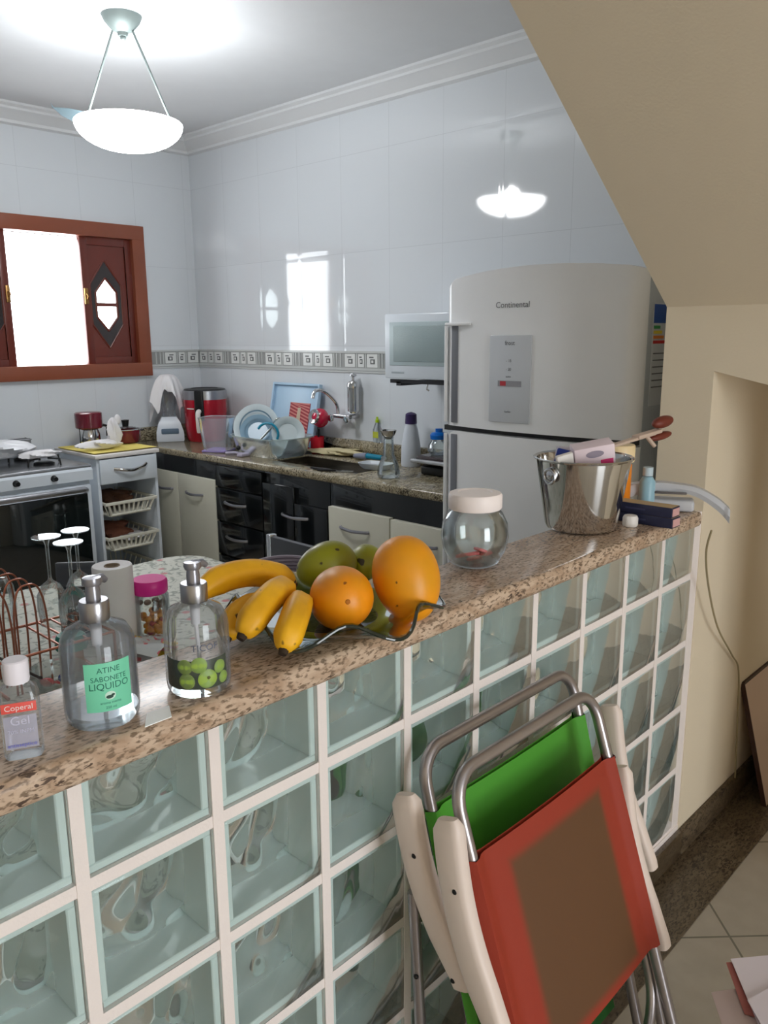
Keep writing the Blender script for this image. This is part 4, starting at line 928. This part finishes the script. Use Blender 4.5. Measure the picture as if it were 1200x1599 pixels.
def fruit(prof, name, m, label, cat, loc, rot, lump=.02, group=None, tipm=None, seg=40, ns=26):
    t = thing(name, label, cat, loc, rot=rot, group=group); R = random.Random(hash(label) % 1000 if False else len(label)); p1, p2 = R.uniform(0, 6), R.uniform(0, 6)
    rings = []
    for j in range(ns+1):
        s = j/ns; r, z = prof(s)
        rings.append([(r*(1+lump*sin(2*a+p1)+lump*.7*cos(3*a+p2+s*2))*cos(a), r*(1+lump*sin(2*a+p1)+lump*.7*cos(3*a+p2+s*2))*sin(a), z) for a in [2*pi*i/seg for i in range(seg)]])
    loft(MB(), rings, True, True).obj('skin', m, t)
    r, z = prof(0)
    zz = prof(0)[1]
    MB().lathe([(0, zz-.0012), (.003, zz-.001), (.0045, zz+.001), (.0, zz+.004)], seg=12).obj('stem_scar', tipm or mat('scar brown', (176, 104, 20), .7), t)
    return t
def egg(L, R_, sk=.12, pw=1.0):
    def f(s):
        t = pi*s; z = -cos(t)*L; r = R_*sin(t)**pw*(1+sk*cos(t)); return (max(r, .0005), z)
    return f
def aim(d):       # euler that turns local -Z end towards direction d
    return (-Vector(d)).to_track_quat('Z', 'Y').to_euler()
fruit(egg(.064, .0495, -.03, .92), 'papaya', PAP, 'round orange papaya lying end-on at the bowl front', 'papaya', (.440, -.004, 1.171), aim((-.55, -.80, .22)), .012)
fruit(egg(.070, .0545, .08, .9), 'papaya', PAPR, 'larger yellow orange papaya leaning upright on the right of the bowl', 'papaya', (.549, -.042, 1.185), aim((.16, .46, .86)), .012)
MANG = spots('green mango skin', (146, 150, 20), (128, 122, 16), (60, 50, 20), 10, 40, .68, .35)
fruit(egg(.055, .041, .1), 'mango', MANG, 'olive green mango behind the end-on papaya', 'mango', (.530, .128, 1.177), aim((.9, -.3, .15)), .015)
fruit(egg(.042, .034, .1), 'mango', MANG, 'small green mango half hidden behind the two papayas', 'mango', (.612, .115, 1.165), aim((.7, .5, .1)), .015)
BAN = spots('ripe banana skin', (248, 186, 22), (226, 164, 20), (70, 42, 16), 16, 38, .70, .5)
BTIP = mat('banana tip', (50, 36, 22), .8)
def banana(label, pts, r, tip=0, stem=True):
    base = Vector(pts[0]); t = thing('banana', label, 'banana', base, group=None)
    C = spline([Vector(p)-base for p in pts], 8); n = len(C); b = MB()
    # five-sided soft section with taper
    vs = []; fs = []; seg = 20; prev = None
    for i in range(n):
        tt = (C[min(i+1, n-1)]-C[max(i-1, 0)]).normalized(); s = i/(n-1)
        u = (Vector((0, 0, 1))-tt*tt.z).normalized() if prev is None else (prev-tt*prev.dot(tt)).normalized(); prev = u; w = tt.cross(u)
        rad_ = r*min(1, (.30+1.0*min(s/.20, 1)**.6*.72), (.26+.76*min((1-s)/.22, 1)**.7))
        for kk in range(seg):
            a = 2*pi*kk/seg; q = 1+.055*cos(5*a); vs.append(C[i]+(u*cos(a)+w*sin(a))*rad_*q)
    for i in range(n-1):
        for kk in range(seg): fs.append((i*seg+kk, i*seg+(kk+1) % seg, (i+1)*seg+(kk+1) % seg, (i+1)*seg+kk))
    fs += [tuple(range(seg))[::-1], tuple((n-1)*seg+kk for kk in range(seg))]
    b.add(vs, fs).obj('peel', BAN, t, ang=60)
    d0 = (C[0]-C[2]).normalized(); MB().tube([C[0]-d0*.001, C[0]+d0*.006], [r*.36, r*.28], 10).obj('blossom_tip', BTIP, t)
    d1 = (C[-1]-C[-3]).normalized(); MB().tube([C[-1]-d1*.002, C[-1]+d1*.014], [r*.30, r*.24], 10).obj('stem', mat('banana stem', (190, 150, 40), .6), t)
    return t
banana('topmost banana, lying level behind the others and reaching the pump bottle', [(.446, .120, 1.166), (.412, .122, 1.186), (.362, .126, 1.202), (.307, .126, 1.204), (.257, .116, 1.192)], .0218)
banana('middle banana with dark tip pointing down-left at the bowl rim', [(.258, .006, 1.158), (.288, .014, 1.179), (.330, .034, 1.190), (.378, .066, 1.183), (.415, .092, 1.165)], .0218)
banana('front banana with dark tip, touching the end-on papaya', [(.284, -.052, 1.144), (.307, -.040, 1.163), (.337, -.018, 1.175), (.368, .012, 1.174), (.392, .046, 1.160)], .0212)
banana('lowest banana at the far left of the bowl, under the middle one', [(.262, .048, 1.142), (.284, .062, 1.160), (.322, .080, 1.166), (.365, .098, 1.156)], .0195)

# ------------------------------------------------------------------ glass cookie jar
ja = thing('cookie_jar', 'round clear glass jar with white lid and pink sachets inside', 'jar', (.862, .060, ZC))
r = .0665
out = [(0, .002), (.035, .002), (.048, .008), (.062, .035), (.0665, .060), (.064, .088), (.054, .108), (.047, .116), (.047, .122)]
inn = [(a-.003 if a > .01 else 0, z+.002) for a, z in out][::-1]
MB().lathe(out+inn, seg=48).obj('glass_body', CLEARG, ja)
MB().lathe([(0, .116), (.050, .116), (.0525, .119), (.0525, .143), (.050, .147), (.034, .149), (.032, .147), (0, .147)], seg=40).obj('lid', mat('warm white lid', (252, 242, 240), .45), ja)
PNK = mat('pink sachet', (226, 120, 124), .45, noise=.2, nscale=60)
for i, (x, y, z, a) in enumerate(((0, 0, .014, .3), (.012, -.012, .024, 1.2), (-.008, .01, .022, 2.2), (.0, -.015, .034, .9))):
    tag(MB().box(-.024, .024, -.009, .009, -.003, .003, .0028, 3).obj('sweetener_sachet', PNK, loc=(.862+x, .060+y, ZC+z), rot=(.25*(i-1.5), .2, a)), ['lowest pink sachet at the bottom of the round glass jar', 'second pink sachet up in the round glass jar', 'third pink sachet up in the round glass jar', 'topmost pink sachet of the heap in the round glass jar'][i], 'sachet', 'pink sachets in the round jar')

# ------------------------------------------------------------------ ice bucket with odds and ends
bk = thing('steel_bucket', 'shiny stainless steel ice bucket filled with small packages', 'bucket', (1.283, .068, ZC))
hb = .168
MB().lathe([(0, .002), (.074, .002), (.079, .004), (.0835, .014), (.108, hb-.004), (.113, hb-.002), (.1145, hb+.001), (.112, hb+.003), (.106, hb), (.080, .016), (0, .01)], seg=64).obj('bucket_body', STEEL, bk)
a = math.atan2(-.5, -.865)-.72
Mh = Matrix.Translation((.103*cos(a), .103*sin(a), hb-.03)) @ Matrix.Rotation(a, 4, 'Z')
MB().lathe([(0, .010), (.008, .010), (.016, .004), (.017, 0)], seg=20, T=Mh @ Matrix.Rotation(rad(90), 4, 'Y')).tube([(.008, .016*cos(t*2*pi/24), .016*sin(t*2*pi/24)-.004) for t in range(24)], .0035, 8, True, T=Mh).obj('ring_handle', CHROME, bk)
px = thing('medicine_box', 'pale pink and white carton tilted in the steel bucket', 'box', (1.262, .03, ZC+.153), rot=(rad(12), rad(-10), rad(-46)))
MB().box(-.045, .045, -.022, .022, 0, .055, .001).obj('carton', mat('pale pink carton', (232, 214, 222), .5), px)
MB().lathe([(0, 0), (.02, 0), (.02, .0008), (0, .0008)], seg=28, sq=.4, T=Matrix.Translation((0, -.0222, .038)) @ Matrix.Rotation(rad(90), 4, 'X')).obj('oval_mark', mat('grey ink', (150, 140, 156), .5), px)
MB().box(.012, .04, -.0228, -.022, .004, .022).obj('pink_block', mat('magenta ink', (214, 60, 120), .5), px)
tag(MB().box(-.025, .025, -.015, .015, -.02, .035, .004).obj('blue_packet', mat('deep blue', (30, 50, 130), .4), loc=(1.215, .085, ZC+.155), rot=(.2, .3, .4)), 'dark blue packet inside the steel bucket', 'packet')
tag(MB().box(-.02, .02, -.006, .006, -.06, .03, .003).obj('white_packet', WHITEP, loc=(1.195, .062, ZC+.158), rot=(.2, -.25, -.6)), 'thin white packet inside the steel bucket beside the blue one', 'packet')
tag(MB().box(-.03, .03, -.022, .022, -.06, .025, .002).obj('grey_carton', mat('grey lilac carton', (186, 178, 190), .5), loc=(1.255, .085, ZC+.165), rot=(.1, .1, -.5)), 'grey lilac carton behind the pink one in the bucket', 'box')
sp = thing('wooden_spatula', 'pale stick with two reddish brown ends laid across the bucket', 'utensil', (1.34, .06, ZC+.180), rot=(0, rad(-7), rad(-12)))
MB().box(-.05, .20, -.009, .009, -.004, .004, .003).obj('shaft', mat('pale wood', (198, 176, 160), .6), sp)
MB().ball((.235, .0, .022), .038, .016, .015).ball((.225, .0, -.012), .042, .014, .010).obj('brown_tips', mat('reddish brown', (112, 48, 34), .5), sp)
MB().box(.13, .22, -.012, .012, -.002, .008, .003).tube([(.17, 0, 0), (.19, -.01, -.03)], .005).obj('pale_clip', mat('pale wood', (198, 176, 160), .6), sp)
ob = thing('vitamin_bottle', 'orange bottle with wide cream cap behind the bucket', 'bottle', (1.532, .110, ZC))
MB().lathe([(0, 0), (.034, 0), (.036, .004), (.036, .118), (.03, .125), (0, .125)], seg=32).obj('body', mat('orange plastic', (240, 140, 30), .35), ob)
MB().lathe([(0, .126), (.041, .126), (.042, .129), (.042, .166), (.040, .169), (0, .169)], seg=32).obj('cap', mat('cream plastic', (246, 222, 176), .4), ob)
tag_ = thing('small_blue_bottle', 'slim light blue bottle beside the orange one', 'bottle', (1.572, .045, ZC))
MB().lathe([(0, 0), (.019, 0), (.02, .003), (.02, .075), (.012, .088), (0, .09)], seg=24).obj('body', mat('light blue', (150, 190, 206), .35), tag_)
MB().lathe([(0, .09), (.013, .09), (.013, .112), (0, .113)], seg=20).obj('cap', mat('pale blue cap', (190, 208, 218), .4), tag_)
dbx = mat('navy card', (34, 38, 66), .45); red_ = mat('pinkish card end', (206, 160, 160), .5); tan_ = mat('tan printed card', (176, 150, 110), .5)
def navy(label, x, y, z, rz):
    t = thing('navy_box', label, 'box', (x, y, z), rz=rz, group='navy boxes by the bucket')
    MB().box(0, .045, -.075, .085, 0, .024, .001).obj('carton', dbx, t)
    MB().box(.004, .041, -.0762, -.0750, .003, .021).obj('end_print', red_, t); MB().box(.002, .043, -.073, .083, .024, .0246).obj('top_print', tan_, t)
    MB().box(-.0005, .0, -.01, .04, .010, .014).obj('faint_print', mat('faint print', (58, 60, 90), .5), t)
    return t
navy('flat navy box on the bar, lower of the two right of the bucket', 1.412, -.022, ZC, .0); navy('flat navy box, upper of the two right of the bucket', 1.410, -.020, ZC+.0248, .02)
tag(MB().lathe([(0, 0), (.016, 0), (.018, .004), (.018, .02), (.015, .026), (0, .028)], seg=24).obj('pill_tub', WHITEP, loc=(1.378, -.01, ZC)), 'tiny white round tub between the bucket and the navy boxes', 'tub')
PHG = mat('light grey plastic', (192, 194, 200), .35)
ph = thing('corded_phone', 'light grey curved corded handset lying at the end of the bar', 'telephone', (1.612, .012, ZC), rz=rad(-64))
def handset(w0, w1, zt, th):
    pts = spline([(-.115, 0, .032), (-.07, 0, .052), (.0, 0, .060), (.07, 0, .052), (.125, 0, .022), (.155, 0, -.006)], 6)
    return pts
P0 = handset(0, 0, 0, 0); n = len(P0)
b = MB(); vs = []; fs = []
for i, p in enumerate(P0):
    s = i/(n-1); w = .026-.006*sin(pi*s)+.004*(s > .9); th = .010+.008*abs(2*s-1)
    for (dy, dz) in ((-w, 0), (-w*.8, th), (w*.8, th), (w, 0), (w*.8, -th), (-w*.8, -th)): vs.append((p.x, dy, max(p.z+dz, .001 if p.x < .06 else -.04)))
for i in range(n-1):
    for kk in range(6): fs.append((i*6+kk, i*6+(kk+1) % 6, (i+1)*6+(kk+1) % 6, (i+1)*6+kk))
fs += [tuple(range(6))[::-1], tuple((n-1)*6+kk for kk in range(6))]
b.add(vs, fs).obj('handset', PHG, ph)
MB().box(-.05, .05, -.0275, -.0225, .045, .051, .002).obj('slot', mat('slot grey', (96, 92, 92), .5), ph)
MB().box(-.06, .07, -.028, .03, 0, .030, .008, 3).obj('cradle', PHG, ph)
b = MB()
b.tube(spline([(1.645, -.10, 1.075), (1.70, -.07, 1.0), (1.80, -.045, .88), (1.92, -.035, .725), (2.10, -.02, .58), (2.20, -.012, .49), (2.235, -.012, .30), (2.24, -.02, .09)], 8), .0028, 6)
tag(b.obj('phone_cord', mat('beige cord', (150, 136, 104), .6)), 'thin beige cord hanging down the wall from the bar end', 'cord')
# ------------------------------------------------------------------ board leaning in the corner
lb = thing('leaning_panel', 'pale wooden panel with dark edge leaning on the wall at right', 'panel', (2.275, -.118, 0), rot=(rad(-14.5), 0, 0))
MB().box(.004, .95, .0, .014, .006, .43, .001).obj('face', mat('pale pinkish laminate', (206, 182, 164), .5, noise=.05), lb)
MB().box(.0, .004, -.0005, .0145, 0, .432).box(.004, .95, -.0005, .0145, .428, .436).box(0, .95, -.0005, .0145, .0, .006).obj('edge_band', mat('dark brown edge', (60, 36, 28), .5), lb)

# ------------------------------------------------------------------ folded beach chairs
def beach_chair(label, x0, x1, zt, yt, sl, fz1, fz0, fabm, arms, legs, seatm, group='folded beach chairs leaning on the bar'):
    t = thing('beach_chair', label, 'chair', ((x0+x1)/2, yt-sl*zt*.5, 0))
    ox, oy = t.location.x, t.location.y
    Y = lambda z, off=0: yt-sl*(zt-z)+off-oy
    X = lambda x: x-ox
    rc = .055; rt_ = .0115
    pts = [(X(x0), Y(.08), .08), (X(x0), Y(zt-rc), zt-rc)]+arc((X(x0)+rc, zt-rc), rc, pi, pi/2, 8, lambda a, z: (a, Y(z), z))+arc((X(x1)-rc, zt-rc), rc, pi/2, 0, 8, lambda a, z: (a, Y(z), z))+[(X(x1), Y(zt-rc), zt-rc), (X(x1), Y(.08), .08)]
    MB().tube(pts, rt_, 12).obj('back_frame', ALU, t)
    # sling, wrapping round the two tubes, slightly slack
    def sl_(u, v, s):
        z = fz0+(fz1-fz0)*v; e = abs(2*u-1); x = X(x0)-.016+(x1-x0+.032)*u
        bulge = rt_+.003 if e > .93 else .004+.0
        edge = (max(0, e-.93)/.07)
        d = s*(.015*(1-edge**2)**.5 if e > .93 else .015-.011*min(1, (.93-e)/.08))-.006*(1-e*e)*(1 if s < 0 else 1)
        return (x, Y(z)+d, z)
    MB().grid(lambda u, v: sl_(u, v, -1), 44, 14).grid(lambda u, v: sl_(u, v, 1), 44, 14).obj('sling', fabm, t)
    # inner seat sling folded behind
    zs0, zs1 = .13, fz0-.015
    if seatm: MB().box(X(x0)+.03, X(x1)-.03, -.004, .004, 0, max(.02, (zs1-zs0)), .002, T=Matrix.Translation((0, Y(zs0, .035), zs0)) @ Matrix.Rotation(-math.atan(sl)*0-math.atan(sl), 4, 'X')).obj('seat_sling', seatm, t)
    # seat frame: upside-down U with rounded lower corners
    xi0, xi1 = X(x0)+.022, X(x1)+.004; zb = .19
    pts = [(xi0, Y(.50, .028), .50), (xi0, Y(zb+.11, .028), zb+.11)]+arc((xi0+.11, zb+.11), .11, pi, 1.5*pi, 8, lambda a, z: (a, Y(z, .028), z))+arc((xi1-.11, zb+.11), .11, 1.5*pi, 2*pi, 8, lambda a, z: (a, Y(z, .028), z))+[(xi1, Y(.50, .028), .50)]
    MB().tube(pts, .0105, 10).obj('seat_frame', ALU, t)
    for (xa, ya, za, xb, yb) in legs:
        l = MB().tube([(X(xa), ya-oy, za), (X(xb), yb-oy, .012)], .010, 10).obj('leg', ALU, t)
        for f in (.25, .5):
            MB().ball((X(xa+(xb-xa)*f)-.008, ya+(yb-ya)*f-oy-.004, za+(.012-za)*f), .005, seg=8, rings=6).obj('rivet', BLACK, l)
        MB().tube([(X(xb), yb-oy, .03), (X(xb), yb-oy, 0.0)], .0125, 10).obj('foot_cap', WHITEP, l)
    MB().tube([(X(legs[0][3]), legs[0][4]-oy, .05), (X(legs[1][3]), legs[1][4]-oy, .05)], .010, 10).obj('foot_bar', ALU, t)
    for (a, c) in arms:
        a = Vector(a)-Vector((ox, oy, 0)); c = Vector(c)-Vector((ox, oy, 0)); d = (c-a); Ln = d.length; d.normalize()
        side = Vector((1, 0, 0)); nrm = d.cross(side).normalized()
        # rounded, gently bowed bar
        rings = []; NN = 24
        for i in range(NN+1):
            s = i/NN; p = a+d*(Ln*s)+nrm*(-.022*sin(pi*min(1, s*1.05))*1.0+.012)
            w = .028*(1-.35*max(0, (.06-s)/.06)**2)*(1-.30*max(0, s-.75)/.25); h = .016*(1-.5*max(0, (.05-s)/.05)**2)
            q = [(cos(2*pi*k_/16), sin(2*pi*k_/16)) for k_ in range(16)]
            ax = nrm; ay = side
            rings.append([p+ax*(math.copysign(abs(cx)**.55, cx)*w)+ay*(math.copysign(abs(sy)**.6, sy)*h) for cx, sy in q])
        arm = loft(MB(), rings, True, True).obj('armrest', mat('cream white plastic', (228, 212, 202), .4), t)
        for f in (.30, .95): 
            p = a+d*(Ln*f)+nrm*.0; MB().ball((p.x-.013, p.y-.003, p.z), .0055, seg=10, rings=6).obj('rivet', BLACK, arm)
    return t
def slingmat(name, edge, mid, x0, x1, z0, z1, m_=.085):
    m, N, L, P = newmat(name)
    g = N.new('ShaderNodeNewGeometry'); sp_ = N.new('ShaderNodeSeparateXYZ'); L.new(g.outputs['Position'], sp_.inputs[0])
    def edgef(v, a, b_): 
        x = mathn(N, L, 'MINIMUM', mathn(N, L, 'SUBTRACT', v, a), mathn(N, L, 'SUBTRACT', b_, v)); return x
    d = mathn(N, L, 'MINIMUM', edgef(sp_.outputs[0], x0+.0, x1), mathn(N, L, 'ADD', edgef(sp_.outputs[2], z0, z1), .045))
    r = N.new('ShaderNodeMapRange'); r.interpolation_type = 'SMOOTHSTEP'; r.inputs['From Min'].default_value = m_-.012; r.inputs['From Max'].default_value = m_+.012; L.new(d, r.inputs['Value'])
    mx = N.new('ShaderNodeMix'); mx.data_type = 'RGBA'; mx.inputs['A'].default_value = lin(edge); mx.inputs['B'].default_value = lin(mid); L.new(r.outputs[0], mx.inputs['Factor'])
    w = N.new('ShaderNodeTexWave'); w.inputs['Scale'].default_value = 220; L.new(g.outputs['Position'], w.inputs['Vector'])
    b_ = N.new('ShaderNodeBump'); b_.inputs['Strength'].default_value = .15; b_.inputs['Distance'].default_value = .001; L.new(w.outputs['Fac'], b_.inputs['Height']); L.new(b_.outputs[0], P.inputs['Normal'])
    L.new(mx.outputs['Result'], P.inputs['Base Color']); P.inputs['Roughness'].default_value = .6
    return m
GREENF = slingmat('green mesh cloth', (72, 153, 40), (66, 142, 36), .6, 1.1, .3, .78)
ORANGEF = slingmat('red orange mesh cloth', (150, 46, 22), (96, 62, 32), .56, 1.03, .34, .735)
DGREEN = mat('dark green mesh', (24, 90, 30), .7); DBROWN = mat('brown mesh', (84, 52, 36), .7)
beach_chair('folded beach chair with bright green sling, against the glass blocks', .585, 1.075, .862, -.040, .27, .768, .33, GREENF,
    [((.515, -.058, .825), (.545, -.165, .50)), ((1.135, -.095, .775), (1.142, -.205, .425))],
    [(.528, -.075, .64, .535, -.11), (1.09, -.09, .6, 1.10, -.12)], DGREEN)
beach_chair('folded beach chair with red orange sling, in front of the green one', .563, 1.012, .862, -.128, .33, .735, .365, ORANGEF,
    [((.512, -.150, .822), (.520, -.262, .462)), ((1.055, -.165, .69), (1.050, -.283, .33))],
    [(.535, -.20, .60, .54, -.33), (1.04, -.20, .58, 1.075, -.33)], None)

# ------------------------------------------------------------------ stool with papers, bottom right corner
so = thing('stool', 'white plastic stool under a pile of papers', 'stool', (.985, -.635, 0))
MB().box(-.10, .10, -.11, .10, .415, .437, .008, 3).obj('seat', WHITEP, so)
for x in (-.075, .075):
    for y in (-.08, .07): MB().tube([(x, y, .415), (x*1.2, y*1.2, 0)], [.016, .013], 8).obj('leg', WHITEP, so)
PW2 = mat('sheet paper', (226, 218, 226), .7); PPK = mat('reddish card', (180, 110, 104), .6); PGR = mat('greyish paper', (190, 172, 168), .7)
def sheet(name, label, quad, z, m, curl=0.0):
    b_ = MB(); a, c, d, e = [Vector(q) for q in quad]
    f = lambda u, v, k_: (lambda p: (p.x, p.y, z+k_+curl*sin(3*u+1)*v))(a*(1-u)*(1-v)+c*u*(1-v)+d*u*v+e*(1-u)*v)
    b_.grid(lambda u, v: f(u, v, 0), 10, 10).grid(lambda u, v: f(u, v, -.0012), 10, 10)
    return tag(b_.obj(name, m), label, 'paper')
sheet('paper_sheet', 'pale crumpled sheet at the lowest left of the paper pile', [(.885, -.457), (1.0, -.545), (.93, -.63), (.80, -.517)], .439, PGR, .004)
sheet('red_card', 'dull red card between the sheets on the stool', [(.966, -.451), (1.08, -.56), (.93, -.68), (.872, -.518)], .444, PPK)
sheet('paper_sheet', 'large white sheet on top of the red card', [(.973, -.456), (1.12, -.58), (.95, -.70), (.83, -.565)], .450, PW2, .004)
sheet('paper_sheet', 'white sheet nearest the photo bottom right corner', [(.889, -.515), (1.05, -.57), (.95, -.72), (.79, -.61)], .458, PW2, .004)
